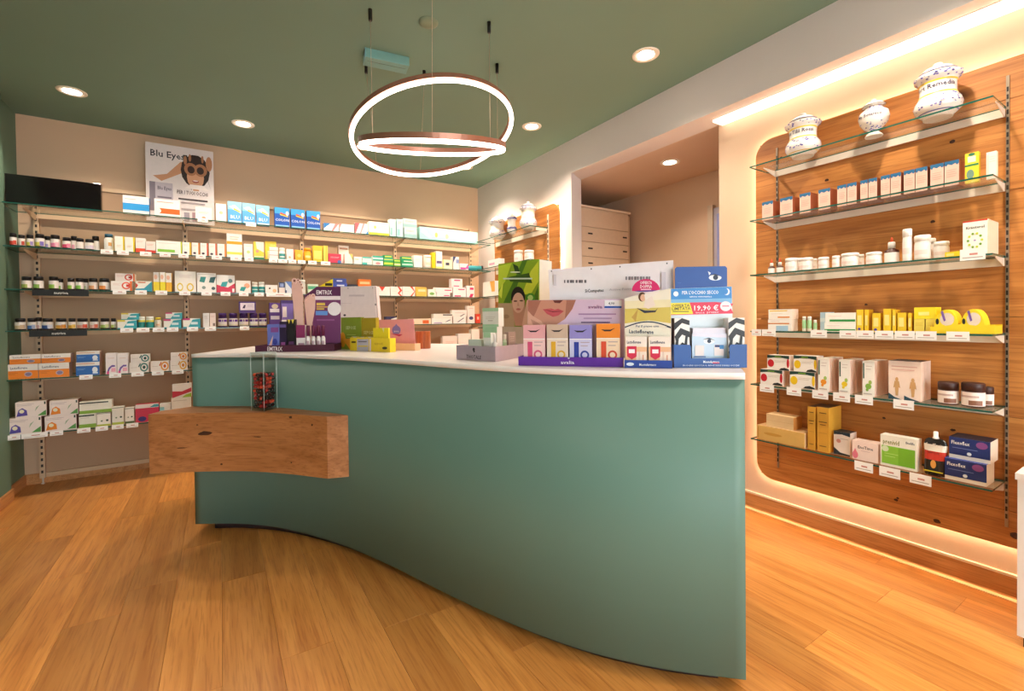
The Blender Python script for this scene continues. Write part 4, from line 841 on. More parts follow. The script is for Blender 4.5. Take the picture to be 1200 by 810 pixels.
majolica(S, 1024, 118, 38, 'small footed white urn between the two albarello jars', URN, [(.80, .815, '#c8a888')], txt='My Botanico', lidc='#6a5040')
majolica(S, 1099, 74, 60, 'largest painted albarello jar at the near end of top shelf', ALB, [(.385, .415, YB_), (.60, .63, YB_), (.08, .095, '#6a68a8'), (.765, .78, YB_)], txt='Fort Remedia')
S = RK[1]
for a, c in ((893, 906), (914, 929), (937, 950), (959, 973), (981, 992), (992.5, 1004), (1008, 1017), (1017.5, 1028), (1032, 1043), (1043.5, 1056), (1059, 1072), (1072.5, 1087), (1090, 1106), (1106.5, 1124)):
    b_ = carton(S, a, c, 0, 'pink tisane box with scalloped lid', '#ecc0ae', [('p', [(0, 1), (0, .86), (.12, .8), (.25, .88), (.5, .82), (.75, .88), (.88, .8), (1, .86), (1, 1)], '#2f6a94'), ('l', .15, .85, .62, 4, '#d89a8c')], side='#a0583c', topc='#8a4a34', h=.115, d=.085, dep=.09)
carton(S, 1130.5, 1147, 0, 'bright yellow carton with green bar', '#f2dc3c', [('r', 0, .55, 1, .62, '#3f8a5a'), ('r', .2, .68, .8, .88, '#e8e8d0'), ('e', .5, .94, .25, .05, '#3a7a5a'), ('e', .4, .28, .28, .16, '#7a9a8a')], h=.135, d=.10, dep=.03)
carton(S, 1155.5, 1168, 0, 'slim pale cream carton at the near end', '#f4eadc', [('r', .1, .1, .2, .9, '#e0d0bc'), ('l', .3, .9, .8, 3, '#dcc8b8')], h=.12, d=.10, dep=.025, side='#f0d8c0')
S = RK[2]
def dropper(F, x0, x1, y, desc, d=.06):
    t = jar(F, x0, x1, y, desc, '#4a2414', '#f4eee6', '#f4eee8', [], d=d, name='dropper_bottle', cat='bottle', lab=(.05, .5), caph=.3, capr=.5, neck=.45)
    b = MB(); r = .006; b.lathe([(r, 0), (r*1.1, .012), (r*.6, .022), (.001, .026)], '#d8562c', 12); b.build('rubber_bulb', t, (0, 0, t['top']-F.z-GAP)); return t
dropper(S, 900, 908.5, 308, 'brown dropper bottle, farther of the small pair'); dropper(S, 909.5, 918.5, 307, 'brown dropper bottle, nearer of the small pair')
def tub(F, x0, x1, y, desc, d=.05, **k): return jar(F, x0, x1, y, desc, '#f6f0ea', '#fbf6f0', '#f8f0ea', [(.25, .6, -50, 50, '#f0dcd4')], d=d, name='white_tub', lab=(.1, .62), caph=.24, neck=.92, capr=1, seg=24, **k)
tub(S, 920, 935.5, 302, 'white screw-top tub next to small droppers'); tub(S, 937, 953, 301.5, 'second white screw-top tub from droppers'); tub(S, 958.5, 972, 301, 'white tub standing apart in the gap'); tub(S, 975, 984.5, 299.5, 'narrow white tub beside the wide one')
tub(S, 985.5, 1007, 296, 'wide large white tub'); tub(S, 1014.5, 1034, 295, 'wide low white tub left of large dropper'); dropper(S, 1036, 1054, 283, 'large brown dropper bottle with orange bulb')
tub(S, 1057.5, 1069, 268, 'tallest narrow white bottle'); tub(S, 1071, 1091, 275, 'tall wide white bottle'); tub(S, 1094, 1113, 282.5, 'white tub behind the yellow packet', d=.07)
for a, c, y, n in ((931, 943, 302, 'small'), (949, 958, 303, 'narrow'), (1001, 1013, 298, 'wide')): tub(S, a, c, y, 'white %s tub in the rear row' % n, d=.13)
tub(S, 1086, 1097, 279, 'white bottle in the rear row behind tall bottle', d=.13)
carton(S, 1107, 1125.5, 295, 'flat bright yellow packet', '#f4dc2c', [('r', .1, .2, .6, .7, '#f8ec8a')], d=.03, dep=.03)
carton(S, 1128, 1157.5, 258, 'white carton with leaf wreath', '#faf6ee', [('r', 0, .96, 1, 1, '#d84a38'), ('t', 'Kr\u00e4uterol', .5, .8, .075, '#4a4a3a', .75)]+[('e', .5+.28*math.cos(q), .42+.2*math.sin(q), .055, .035, '#7aa83c' if i % 2 else '#c8d84a') for i, q in enumerate([k*math.pi/5 for k in range(10)])]+[('c', .5, .42, .05, '#a890b8'), ('r', .1, .04, .9, .06, '#d8c8c0')], side='#f0d4b8', d=.03, dep=.028, rows=6)
price(S, 1125, 1155, .03, .05)
S = RK[3]
o = carton(S, 900, 928, 374.5, 'white and blue carton under yellow striped one', '#f6efe8', [('r', .35, 0, .85, .45, '#a8cce4'), ('r', 0, .6, .9, .7, '#e0883c'), ('l', .1, .5, .85, 1, '#c8a8a0')], side='#f0d8c4'); carton(S, 900.5, 928.5, 0, 'white carton with yellow stripe on top', '#f8f0e6', [('r', .05, .8, .8, .9, '#f0cc4a'), ('r', .4, .15, .9, .28, '#e8934a'), ('l', .1, .6, .55, 1, '#c8b0b0')], side='#f0d0b8', zb=top(o), h=.06)
for a, c, y, n in ((940, 945, 371, 'first'), (945.8, 951.5, 371, 'second'), (953, 957.5, 375, 'third')): jar(S, a, c, y, 'tiny white bottle with green label, %s of three' % n, '#f6f2e4', '#f2eede', '#a8d49a', [], caph=.2, lab=(.2, .75), name='small_bottle', cat='bottle')
carton(S, 961, 971, 366, 'pale sky blue carton', '#c0dcf0', [('r', 0, .5, 1, .7, '#dcecf6')], d=.08)
o = carton(S, 966, 1002.5, 378, 'white carton with green stripe, lower of two', '#faf4ea', [('r', .0, .08, 1, .28, '#2f9a4a'), ('l', .08, .5, .65, 1, '#e0a8a0')], d=.03); carton(S, 967, 1002.5, 0, 'white carton with green stripe, upper of two', '#faf4ea', [('r', .15, .08, 1, .3, '#2f9a4a'), ('l', .1, .55, .65, 1, '#e8a098')], d=.03, zb=top(o), h=.052)
YL = '#f2cc2e'
for a, c, y, n in ((1003.5, 1012, 363, 'with blue flower, first'), (1013, 1018, 363, 'very thin'), (1022, 1032, 367, 'with violet flower, second'), (1035, 1044.5, 362, 'taller plain'), (1045.5, 1050, 363, 'taller thin'), (1051.5, 1062, 366.5, 'with pale square'), (1064, 1068.5, 367, 'last thin')):
    carton(S, a, c, y, 'yellow carton %s' % n, YL, [('r', .15, .3, .75, .75, '#f8e48a')]+([('c', .4, .14, .2, '#5a4ab0')] if 'flower' in n else []), side='#d8a41e', dep=.06)
o = carton(S, 1071, 1083.5, 374, 'pale yellow carton lower left of three', '#f0d860', [('l', .15, .85, .7, 3, '#e0b840')]); carton(S, 1084.5, 1097, 374, 'pale yellow carton lower right of three', '#f0d860', [('l', .15, .85, .7, 3, '#e0b840')]); carton(S, 1071, 1097, 0, 'wide yellow carton lying across two others', '#f6e22e', [('r', .2, .3, .7, .6, '#f8ee8a')], zb=top(o), h=.055)
# dome packs in a yellow tray
w0, w1 = S.at(1090, S.z, .02), S.at(1166, S.z, .02); cx = (w0+w1)/2; w = abs(w1-w0)
t = empty('yellow_tray', S.world(cx, .02, S.z+GAP), S.rotz); reg(t, 'low yellow cardboard tray holding two dome packs', S, 1128, 'tray')
b = MB(); b.box(-w/2, w/2, 0, .12, 0, .004, '#f2d22a'); b.slab([(-w/2, .004), (w/2, .004), (w/2, .04), (w*.3, .034), (0, .044), (-w*.3, .034), (-w/2, .028)], 0, .003, '#f4d82e'); b.box(-w/2, -w/2+.003, .003, .12, .004, .035, '#e8c424'); b.box(w/2-.003, w/2, .003, .12, .004, .035, '#e8c424'); b.box(-w/2, w/2, .117, .12, .004, .04, '#e8c424'); b.build('tray_walls', t)
for a, c, n in ((1095, 1123, 'left'), (1126, 1154, 'right')):
    q0, q1 = S.at(a, S.z, .03), S.at(c, S.z, .03); ww = abs(q1-q0)
    b = MB(); prof = [(ww/2*math.cos(k*math.pi/14), .02+.085*math.sin(k*math.pi/14)) for k in range(15)]
    b.slab([(-ww/2, 0), (ww/2, 0)]+prof, 0, .09, '#f6dc30')
    b.poly([(p[0], -.0006, p[1]) for p in ell(.004, .06, ww*.3, .03)], '#e8d8c8'); b.poly([(p[0], -.001, p[1]) for p in ell(-ww*.36, .05, ww*.07, .014)], '#2a2a2a')
    b.poly([(-ww*.22, -.0012, .095), (-ww*.12, -.0012, .1), (.0, -.0012, .055), (-ww*.08, -.0012, .05)], '#7a5aa8')
    o = b.build('dome_pack', None, S.world((q0+q1)/2, .026, S.z+.0055)); o.rotation_euler = (0, 0, S.rotz); reg(o, 'yellow dome shaped pack with bee mark, %s' % n, S, (a+c)/2, 'package')
for a, c in ((881, 892), (893, 909), (950, 969), (984, 1003.5), (1004, 1024), (1025.5, 1047), (1048.5, 1072), (1073, 1097.5), (1109, 1136)): price(S, a, c, .014, .04)
S = RK[4]
def juice(F, x0, x1, y, desc, fruit, **k): return carton(F, x0, x1, y, desc, '#f8efe6', [('p', [(0, 1), (0, .78), (.3, .84), (.7, .84), (1, .78), (1, 1)], '#23423c'), ('e', .17, .45, .15, .26, fruit), ('e', .95, .5, .06, .3, fruit), ('p', [(.55, .02), (1, .02), (1, .1), (.8, .2), (.62, .14)], '#2a2a2c'), ('l', .35, .85, .62, 2, '#c8b8a8'), ('r', .35, .88, .65, .94, '#7aa83c')], side='#f0dcd0', dep=.085, **k)
o = juice(S, 891, 917, 433.5, 'white and red fruit carton, lower', '#c8202c'); juice(S, 899, 925, 0, 'white and red fruit carton, upper', '#c8202c', zb=top(o), h=.09)
o = juice(S, 925.5, 955, 436, 'white and lemon fruit carton, lower', '#f0c41e'); juice(S, 930, 957, 0, 'white and lemon fruit carton, upper', '#f0c41e', zb=top(o), h=.093)
for a, c, y, n, col in ((958.5, 972, 420, 'orange flower', '#f0962c'), (983, 996.5, 422, 'yellow flowers', '#f0cc2c'), (1010.5, 1025, 423.5, 'green sprig', '#8ab44a')):
    carton(S, a, c, y, 'tall white carton with %s' % n, '#f8f1e8', [('r', .05, .5, .16, .94, '#1f4a34'), ('e', .5, .28, .26, .08, col), ('e', .65, .4, .14, .06, '#a8c060'), ('e', .4, .18, .12, .04, col), ('l', .3, .8, .85, 2, '#d8c8c0'), ('r', .1, .05, .8, .08, '#c8b8b0')], side='#eccdbb', d=.03, dep=.027, rows=6)
carton(S, 1041, 1079, 423.5, 'broad carton with two gold figures', '#f6dccc', [('e', .27, .52, .05, .06, '#d0a06a'), ('p', [(.2, .48), (.34, .48), (.38, .3), (.33, .32), (.31, .1), (.23, .1), (.21, .32), (.16, .3)], '#d0a06a'), ('e', .77, .52, .05, .06, '#d0a06a'), ('p', [(.7, .48), (.84, .48), (.88, .3), (.83, .32), (.81, .1), (.73, .1), (.71, .32), (.66, .3)], '#d0a06a'), ('p', [(0, 0), (.45, 0), (.2, .06), (0, .16)], '#2a4a5a'), ('p', [(.5, 0), (1, 0), (.7, .06), (.5, .12)], '#2a4a5a'), ('l', .1, .9, .85, 2, '#d8a090')], side='#f0d0bc', topc='#3a3a44', d=.03, dep=.045, rows=3)
for a, c, y, n in ((1098.5, 1124, 448.5, 'far'), (1126, 1155, 449.5, 'near')):
    jar(S, a, c, y, 'brown lidded cream jar with white label, %s' % n, '#4a241a', '#3c1c16', '#f4e4dc', [(.05, .4, -10, 60, '#8a5a44'), (.6, .75, -60, 40, '#c8a8a0')], d=.04, caph=.34, capr=1.0, neck=.96, lab=(.06, .62), seg=28, name='cream_jar')
jar(S, 1146, 1165, 449, 'brown lidded cream jar behind the near one', '#4a241a', '#3c1c16', '#f4e4dc', [(.05, .4, -10, 60, '#8a5a44')], d=.125, caph=.34, capr=1.0, neck=.96, lab=(.06, .62), seg=24, name='cream_jar', h=.088)
for a, c in ((890.5, 907), (922, 939), (952, 970.5), (976.5, 996), (1002, 1023), (1047, 1071)): price(S, a, c, .010, .045)
S = RK[5]
BKC = '#d8a24a'
o = carton(S, 887, 943, 0, 'old tan book lying flat', '#d8ac60', [('e', .35, .5, .2, .1, '#c89440'), ('r', .02, .1, .04, .9, '#c08a3a')], h=.086, d=.02, dep=.15, name='book', cat='book', topc='#c8a070', side='#e0c090')
carton(S, 898, 930, 0, 'cream cardboard box on the lying book', '#ecc896', [('r', 0, .48, 1, .5, '#d8b07a')], zb=top(o), h=.075, d=.04, dep=.10, side='#d89a54')
for a, c, h_, n in ((946.5, 955.5, .245, 'thin'), (957.5, 971.5, .25, 'thick')):
    o = carton(S, a, c, 0, '%s upright ochre book' % n, '#d49a38', [('r', .2, .86, .8, .88, '#6a4a20'), ('r', .15, .66, .85, .68, '#6a4a20'), ('r', .25, .6, .75, .615, '#6a4a20'), ('r', .2, .12, .8, .14, '#8a6228'), ('r', .15, .42, .85, .425, '#8a6228')], h=h_, d=.03, dep=.15, name='book', cat='book', topc='#4a3220', side='#d8a038')
carton(S, 977, 996.5, 0, 'white cube carton with dark lid edge', '#f4e4da', [('p', [(0, 1), (1, 1), (1, .84), (.5, .9), (0, .86)], '#23303c'), ('p', [(0, 0), (1, 0), (1, .06), (.4, .1), (0, .3)], '#2a3038'), ('c', .3, .6, .14, '#e09a8a'), ('l', .4, .9, .7, 1, '#b8a8a0')], h=.125, d=.05, dep=.08, side='#f0dccc', topc='#2a3038')
carton(S, 998.5, 1029, 0, 'EnoTime blush carton with pink drop', '#f4d8cc', [('t', 'EnoTime', .52, .7, .16, '#3a2a34', .6), ('e', .12, .25, .12, .2, '#e87a8a'), ('p', [(.05, .38), (.12, .6), (.2, .38)], '#e87a8a'), ('l', .35, .7, .5, 1, '#c8a8a4')], h=.098, d=.03, dep=.075, side='#f4d4c4')
carton(S, 1031.5, 1075, 0, 'prenivid white carton with green panel', '#f8f1e2', [('r', .04, .08, .95, .66, '#7ab42c'), ('r', .04, .08, .5, .66, '#8cc43c'), ('t', 'prenivid', .3, .8, .15, '#8a8a3a', .46), ('t', 'fitolife', .82, .86, .08, '#3a4a6a', .24), ('c', .14, .56, .1, '#dce8c0'), ('l', .12, .5, .4, 2, '#b8dc7a')], h=.155, d=.03, dep=.06, side='#f4e4d0')
# stand-up drink pouch
w0, w1 = S.at(1082, S.z, .05), S.at(1110, S.z, .05); w = abs(w1-w0); H_ = .185
t = empty('drink_pouch', S.world((w0+w1)/2, .06, S.z+GAP), S.rotz); reg(t, 'black and red stand-up pouch with white spout', S, 1096, 'pouch')
b = MB(); secs = [(0, .45, .032), (.12, .48, .036), (.4, .46, .032), (.62, .47, .026), (.78, .5, .018), (.88, .44, .010), (.93, .3, .005)]
cols = ['#2a211c', '#2a211c', '#c8382a', '#f0e4d4', '#1c1614', '#1c1614']; n = 20; rings = []
for v, hw, hd in secs: rings.append([(hw*w*math.copysign(abs(math.cos(q))**.7, math.cos(q)), hd*math.copysign(abs(math.sin(q))**.9, math.sin(q)), v*H_) for q in [2*math.pi*k/n for k in range(n)]])
for j in range(len(secs)-1):
    for k in range(n): b.poly([rings[j][k], rings[j][(k+1) % n], rings[j+1][(k+1) % n], rings[j+1][k]], pm(cols[j], .25), True)
b.poly(rings[-1], cols[-1]); b.text('SoulFruit', 0, .78*H_, .016, '#f4ece0', -.024, width=w*.7); b.text('HAPPY FLOW', 0, .585*H_, .009, '#3a2a20', -.031, width=w*.5)
b.poly([(p[0], -.0355, p[1]) for p in ell(0, .3*H_, w*.12, .02)], '#e8a04a'); b.poly([(-w*.4, -.0362, .1*H_), (w*.4, -.0362, .1*H_), (w*.4, -.0362, .13*H_), (-w*.4, -.0362, .13*H_)], '#e8d02a')
b.build('pouch_body', t)
b = MB(); b.lathe([(.012, 0), (.012, .006), (.009, .008), (.009, .03), (.007, .034)], '#f6f0ea', 14); b.build('spout_cap', t, (0, 0, .925*H_))
def flex(F, x0, x1, y, desc, **k): return carton(F, x0, x1, y, desc, '#f0e2d4', [('r', 0, .18, 1, 1, '#20306e'), ('t', 'Flexoflex', .28, .76, .17, '#f4f0ee', .46), ('l', .08, .7, .5, 1, '#8a98cc'), ('e', .8, .78, .14, .16, '#8a4a8a'), ('c', .5, .3, .08, '#e8ecf4')], side='#f4e2cc', dep=.12, **k)
o = flex(S, 1107, 1156.5, 0, 'navy and white Flexoflex carton, lower', h=.097, d=.03, topc='#3a4aa0'); flex(S, 1112, 1161, 0, 'navy and white Flexoflex carton, upper', zb=top(o), h=.097, d=.05, topc='#1c1c34')
for a, c in ((1001.5, 1023), (1030.5, 1055), (1066, 1091.5)): price(S, a, c, .006, .048)

# ------------------------------------------------------------------ corner shelf goods
S = CK[0]
majolica(S, 583, 253, 20, 'white majolica jar at the far end of corner shelf', ALB, [(.385, .41, '#e8d48a')], d=.12); majolica(S, 600, 250, 12, 'small blue majolica jar in the middle of corner shelf', ALB, [(.2, .3, '#4a4a90'), (.7, .8, '#4a4a90')], d=.10); majolica(S, 619, 236, 21, 'tall white majolica jar at the near end of corner shelf', ALB, [(.385, .41, '#e8d48a'), (.6, .62, '#e8d48a')], d=.11)
S = CK[1]
tub(S, 602.5, 613, 292, 'round white pot in the middle of corner shelf'); tub(S, 614.5, 626, 292, 'round white pot at the near end of corner shelf'); carton(S, 572, 585, 304, 'low white carton at far end of corner shelf', '#faf0ec', [('r', .1, .3, .6, .6, '#d8a8c0')])
S = CK[2]
carton(S, 566, 580, 330, 'white carton with gold corner on corner shelf', '#faf3ea', [('p', [(.6, 1), (1, 1), (1, .3), (.75, .3)], '#f0b050')])
# ------------------------------------------------------------------ counter displays
def spot(x0, y0, x1, y1, phrase, z=ZT):
    a, c = onz(x0, y0, z), onz(x1, y1, z); d = c-a
    return Frame(a, math.atan2(d.y, d.x), z, phrase)
class Disp:
    """a counter display: an empty whose parts are drawn on planes at depth d of its frame"""
    def __init__(s, F, name, label, px, cat='display', d=0, rz=0):
        s.F = F; s.px = px; lx = F.at(px, F.z, d); s.lx = lx; s.t = empty(name, F.world(lx, 0, F.z+GAP), F.rotz)
        tag(s.t, label, cat)
    def q(s, px, py, d): x, z = s.F.hit(px, py, d); return (x-s.lx, z-s.F.z-GAP)
    def card(s, name, pts, d, m, th=.004, label=None, art=()):
        P = [s.q(x, y, d) for x, y in pts]
        P = [(x, max(z, 0)) for x, z in P]
        b = MB(); b.slab(P, d, d+th, m); s.art(b, d, art); o = b.build(name, s.t)
        if label: o['label'] = label
        return o
    def art(s, b, d, art):
        for i, e in enumerate(art):
            y = d-.0006-.0002*i; k = e[0]
            if k == 'p': b.poly([(x, y, max(z, .0005)) for x, z in [s.q(px, py, d) for px, py in e[1]]], e[2])
            elif k == 'r': x0, y0, x1, y1, c = e[1:]; b.poly([(x, y, max(z, .0005)) for x, z in [s.q(px, py, d) for px, py in ((x0, y1), (x1, y1), (x1, y0), (x0, y0))]], c)
            elif k == 'e':
                px, py, rx, ry, c = e[1:6]; b.poly([(x, y, z) for x, z in [s.q(px+rx*math.cos(a), py-ry*math.sin(a), d) for a in [2*math.pi*q/18 for q in range(18)]]], c)
            elif k == 't':
                txt, x0, x1, py, hp, c = e[1:7]; A = s.q(x0, py, d); B = s.q(x1, py, d); C_ = s.q(x0, py-hp, d)
                slope = (e[7] if len(e) > 7 else 0)
                A2 = s.q(x1, py+slope, d); ang = math.atan2(A2[1]-A[1], A2[0]-A[0])
                b.text(txt, (A[0]+A2[0])/2, (A[1]+A2[1])/2, C_[1]-A[1], c, y, width=B[0]-A[0], rotate=ang)
    def tray(s, x0, x1, ytop, dep, col, lip_art=(), name='tray', side_h=None):
        a, c = s.F.at(x0, s.F.z, 0)-s.lx, s.F.at(x1, s.F.z, 0)-s.lx; h = s.q((x0+x1)/2, ytop, 0)[1]; sh = side_h or h; m = pm(col); t = .003
        b = MB(); b.box(a, c, 0, dep, 0, t, m); b.box(a, c, 0, t, t, h, m); b.box(a, c, dep-t, dep, t, sh, m); b.box(a, a+t, t, dep-t, t, sh, m); b.box(c-t, c, t, dep-t, t, sh, m)
        s.art(b, 0, lip_art); return b.build(name, s.t)
ONC = 'counter'
# --- Emtrix nail display
F1 = spot(299, 413.3, 392, 411.6, 'Emtrix tray'); F1.z = ZT
D = Disp(F1, 'nail_care_display', 'plum Emtrix display with two foot cutouts at counter left', 345)
PL = '#4e1834'
D.tray(299, 392, 404.5, .17, PL, [('t', 'EMTRIX', 313, 331, 408.8, 5, '#f0e4e8')])
D.card('backboard', [(357, 402), (357, 346.5), (371, 336), (399, 336), (399, 402)], .163, '#7a3a6c', .004, None, [
    ('p', [(357, 347), (371, 336.5), (399, 336.5), (399, 347)], '#5a2050'), ('t', 'EMTRIX', 370.5, 389, 342.6, 5.2, '#f4ecf0'), ('r', 369, 347, 399, 351.5, '#f0e4e8'),
    ('r', 371, 355, 381, 358, '#e8c85a'), ('r', 371, 359, 384, 360.5, '#e8b85a'), ('r', 371, 361.5, 380, 363, '#e8c85a'), ('r', 370, 364.5, 384, 369.5, '#6a9ae0'), ('r', 371, 374, 392, 376, '#9a5a90'), ('e', 392, 362, 8, 8, '#f0e6ea')])
D.card('yellow_flag', [(373, 336.2), (390, 326.8), (390, 336.2)], .166, '#f0d41e', .003, None, [('r', 381, 332, 389.5, 335, '#3a3420')])
def foot(pts, toes, art):
    o = D.card('foot_cutout', pts, .12, '#eebfb0', .006)
    b = MB(); 
    for x, y, r in toes:
        cx, cz = D.q(x, y, .118); rr = abs(D.q(x+r, y, .118)[0]-cx); b.slab([(p[0], p[1]) for p in ell(cx, cz, rr, rr*1.25, 12)], .114, .122, '#f0c4b6')
        cx, cz = D.q(x, y-.4, .113); b.poly([(p[0], .1135, p[1]) for p in ell(cx, cz, rr*.5, rr*.5, 8)], art)
    b.build('toes', o)
foot([(344, 402), (345.5, 380), (343.5, 355), (341.5, 338), (343, 331), (350, 330), (353, 336), (355, 347), (355.5, 375), (357, 402)], [(345, 329.5, 3), (349.2, 328.8, 1.8), (351.4, 331, 1.6), (353, 334, 1.5), (354.2, 337.5, 1.4)], '#8a4a3a')
foot([(359, 402), (359.5, 380), (357.5, 362), (356.5, 352), (359, 348), (365, 347), (369.3, 350), (369, 362), (366, 378), (366, 402)], [(367, 347, 2.4), (363.5, 346.8, 1.5), (361.2, 348, 1.4), (359.3, 349.6, 1.3), (357.8, 351.6, 1.2)], '#d89a90')
F1.phrase = 'Emtrix tray'
for k, x in enumerate((361.5, 367.5, 373.5, 379)):
    jar(F1, x-2.6, x+2.6, 381.5, 'small nail serum bottle with plum cap, %s' % ['first', 'second', 'third', 'fourth'][k], '#f2e4e2', '#6a1a40', '#f4ece8', [(.4, .75, -40, 40, '#c8a8b0')], d=.045, zb=ZT+.003, caph=.42, capr=.8, neck=.6, lab=(.05, .5), name='serum_bottle', cat='bottle', seg=12)
carton(F1, 347.5, 358, 381, 'white and plum nail serum carton', '#f2e8e6', [('r', 0, .5, 1, 1, '#8a2a5c'), ('r', .2, .15, .9, .3, '#b890a0')], d=.05, dep=.03, zb=ZT+.003)
carton(F1, 336.5, 346.5, 374.5, 'black carton with yellow triangles', '#1c1418', [('p', [(.1, 1), (.45, 1), (.28, .86)], '#e8d84a'), ('p', [(.55, 1), (.9, 1), (.72, .86)], '#e8d84a'), ('r', .2, .2, .8, .3, '#6a3a6a')], d=.06, dep=.03, zb=ZT+.003)
carton(F1, 328, 336, 377, 'dark violet carton beside the black one', '#2a1838', [('r', .2, .2, .8, .3, '#a85a9a'), ('r', 0, .8, 1, .9, '#6a5a9a')], d=.05, dep=.03, zb=ZT+.003)
carton(F1, 313.5, 327.5, 380, 'blue and lilac foot cream carton', '#6a74c0', [('p', [(0, .1), (.5, .6), (.3, .05)], '#f0c0a8'), ('r', .3, .7, .95, .88, '#8a4a90'), ('e', .65, .35, .2, .12, '#3a3f9a')], d=.04, dep=.03, zb=ZT+.003)
# --- white card back
F2 = spot(392, 405.6, 446, 406.5, 'counter')
D = Disp(F2, 'white_card_stand', 'white back of a cardboard display left of the green leaf stand', 418)
D.card('card', [(392, 405), (390.5, 336.2), (438, 335.2), (444, 405)], 0, '#f2e4e4', .003, None, [('r', 409, 345.5, 427, 347.5, '#d8c8cc'), ('e', 404, 369.5, 1.5, 1.2, '#4a4048'), ('e', 440.3, 357, 1, 1.2, '#8a8088'), ('e', 437, 337.5, .6, .6, '#8a8088'), ('e', 408, 338, .6, .6, '#8a8088'), ('r', 394, 355.4, 412, 355.8, '#d8c8cc')])
D.card('side_flap', [(440.2, 371), (438, 335.2), (440.5, 336), (446, 405), (444, 405)], .0035, '#e8d8d8', .03)
# --- yellow and green cartons
F3 = spot(382, 409.5, 458, 413.2, 'yellow display')
carton(F3, 381, 396, 392, 'navy carton with white heading', '#2a2458', [('r', .15, .75, .95, .86, '#e4dcec'), ('p', [(0, .1), (1, .45), (1, .3), (.3, .05)], '#5a4a8a')], d=.03, dep=.03, cat='box')
carton(F3, 400, 423.5, 372, 'olive green carton with pale text', '#8fa32e', [('t', 'SEPOSE', .5, .68, .1, '#dce4a8', .5), ('l', .3, .75, .45, 3, '#c4d070'), ('e', .08, .3, .16, .24, '#f0a41e')], d=.055, dep=.025)
carton(F3, 424, 441, 372.5, 'golden olive carton with pale text', '#b8a024', [('t', 'SEPOSE', .5, .55, .1, '#f0e4a0', .7), ('p', [(0, 0), (.4, 0), (0, .4)], '#e0a81e')], d=.055, dep=.025)
D = Disp(F3, 'open_yellow_box', 'open orange and yellow display box on the counter', 430)
a, c = F3.at(410.5, ZT, 0)-D.lx, F3.at(457, ZT, 0)-D.lx; hh = D.q(430, 396, 0)[1]
b = MB(); m = pm('#f2d42a'); b.box(a, c, 0, .045, 0, .002, m); b.box(a, c, 0, .002, .002, hh, m); b.box(a, a+.002, .002, .045, .002, hh, m); b.box(c-.002, c, .002, .045, .002, hh, m)
D.art(b, 0, [('r', 418.5, 397.5, 432, 413.6, '#c4bccc'), ('r', 433, 397.5, 435, 413.5, '#e8d4dc'), ('r', 412, 400, 417, 402, '#5a4a1a'), ('t', 'REPOSE', 439, 449, 403, 2.4, '#c8a01e'), ('e', 451, 408, 3, 1.6, '#3a3420'), ('r', 420, 400, 430, 401, '#5a5464'), ('r', 420, 405, 431, 406.5, '#e8c83a')]); b.build('box_walls', D.t)
b = MB(); b.mesh([(a, .0, .002), (a, .0, hh*.9), (a-.11, .02, hh*.85), (a, .045, .002), (a, .045, hh*.9)], [(0, 2, 1), (3, 4, 2), (0, 3, 2), (1, 2, 4)], pm('#f0a01e')); b.build('orange_flap', D.t)
F3.phrase = 'open yellow box'
carton(F3, 437.5, 455.5, 384.5, 'small bright yellow carton with dark lettering', '#f4dc24', [('t', 'REPOSE', .5, .4, .28, '#4a4420', .6), ('p', [(.6, 1), (.75, 1), (.7, .8)], '#f8f0b0')], d=.012, dep=.012, zb=ZT+.003)
for k, (x0, x1, y) in enumerate(((412, 420, 394.5), (421, 429, 395), (430, 437, 394.8))): carton(F3, x0, x1, y, 'yellow sachet, %s in the open box' % ['first', 'second', 'third'][k], '#f4e070', [('p', [(.2, 1), (.8, 1), (.5, .8)], '#f8f4e0')], d=.02, dep=.01, zb=ZT+.003, cat='sachet', name='sachet')
# --- pink card with violet egg
F4 = spot(456, 410.2, 487, 411.2, 'counter')
D = Disp(F4, 'pink_card_display', 'pink display card with a violet egg emblem', 470)
D.tray(457, 486.5, 402.5, .05, '#f4c09a')
D.card('pink_card', [(444, 402), (442.5, 375), (484.5, 374), (486.5, 402.5), (486.5, 408), (457, 408)], .035, '#f0a0ac', .003, None, [('e', 464.5, 387, 5, 5.5, '#8a78c4'), ('p', [(460, 386), (469, 386), (464.5, 379.5)], '#8a78c4'), ('p', [(458, 391), (468, 394.5), (472, 392), (465, 391.5)], '#c83a6a'), ('t', 'ave', 461.5, 467.5, 388, 2.6, '#e4dcf4'), ('e', 444.5, 384.5, .7, .9, '#3a2a30')])
# --- wooden cup
p = onz(494.5, 409, ZT); F5 = Frame(p, R(-30), ZT, 'counter'); r = abs(F5.at(503.5, ZT)-F5.at(485.5, ZT))/2; h = F5.hit(494.5, 388.5)[1]-ZT
b = MB(); b.lathe([(r*.95, 0), (r, .003), (r, h-.003), (r*.96, h), (r*.84, h), (r*.82, .01), (.001, .01)], M_CUP, 28, caps=False); b.poly([(r*.95*math.cos(-k*math.pi/14), r*.95*math.sin(-k*math.pi/14), 0) for k in range(28)], M_CUP)
tag(b.build('wooden_cup', None, F5.world(0, r, ZT+GAP)), 'orange brown turned wooden cup on the white worktop', 'cup')
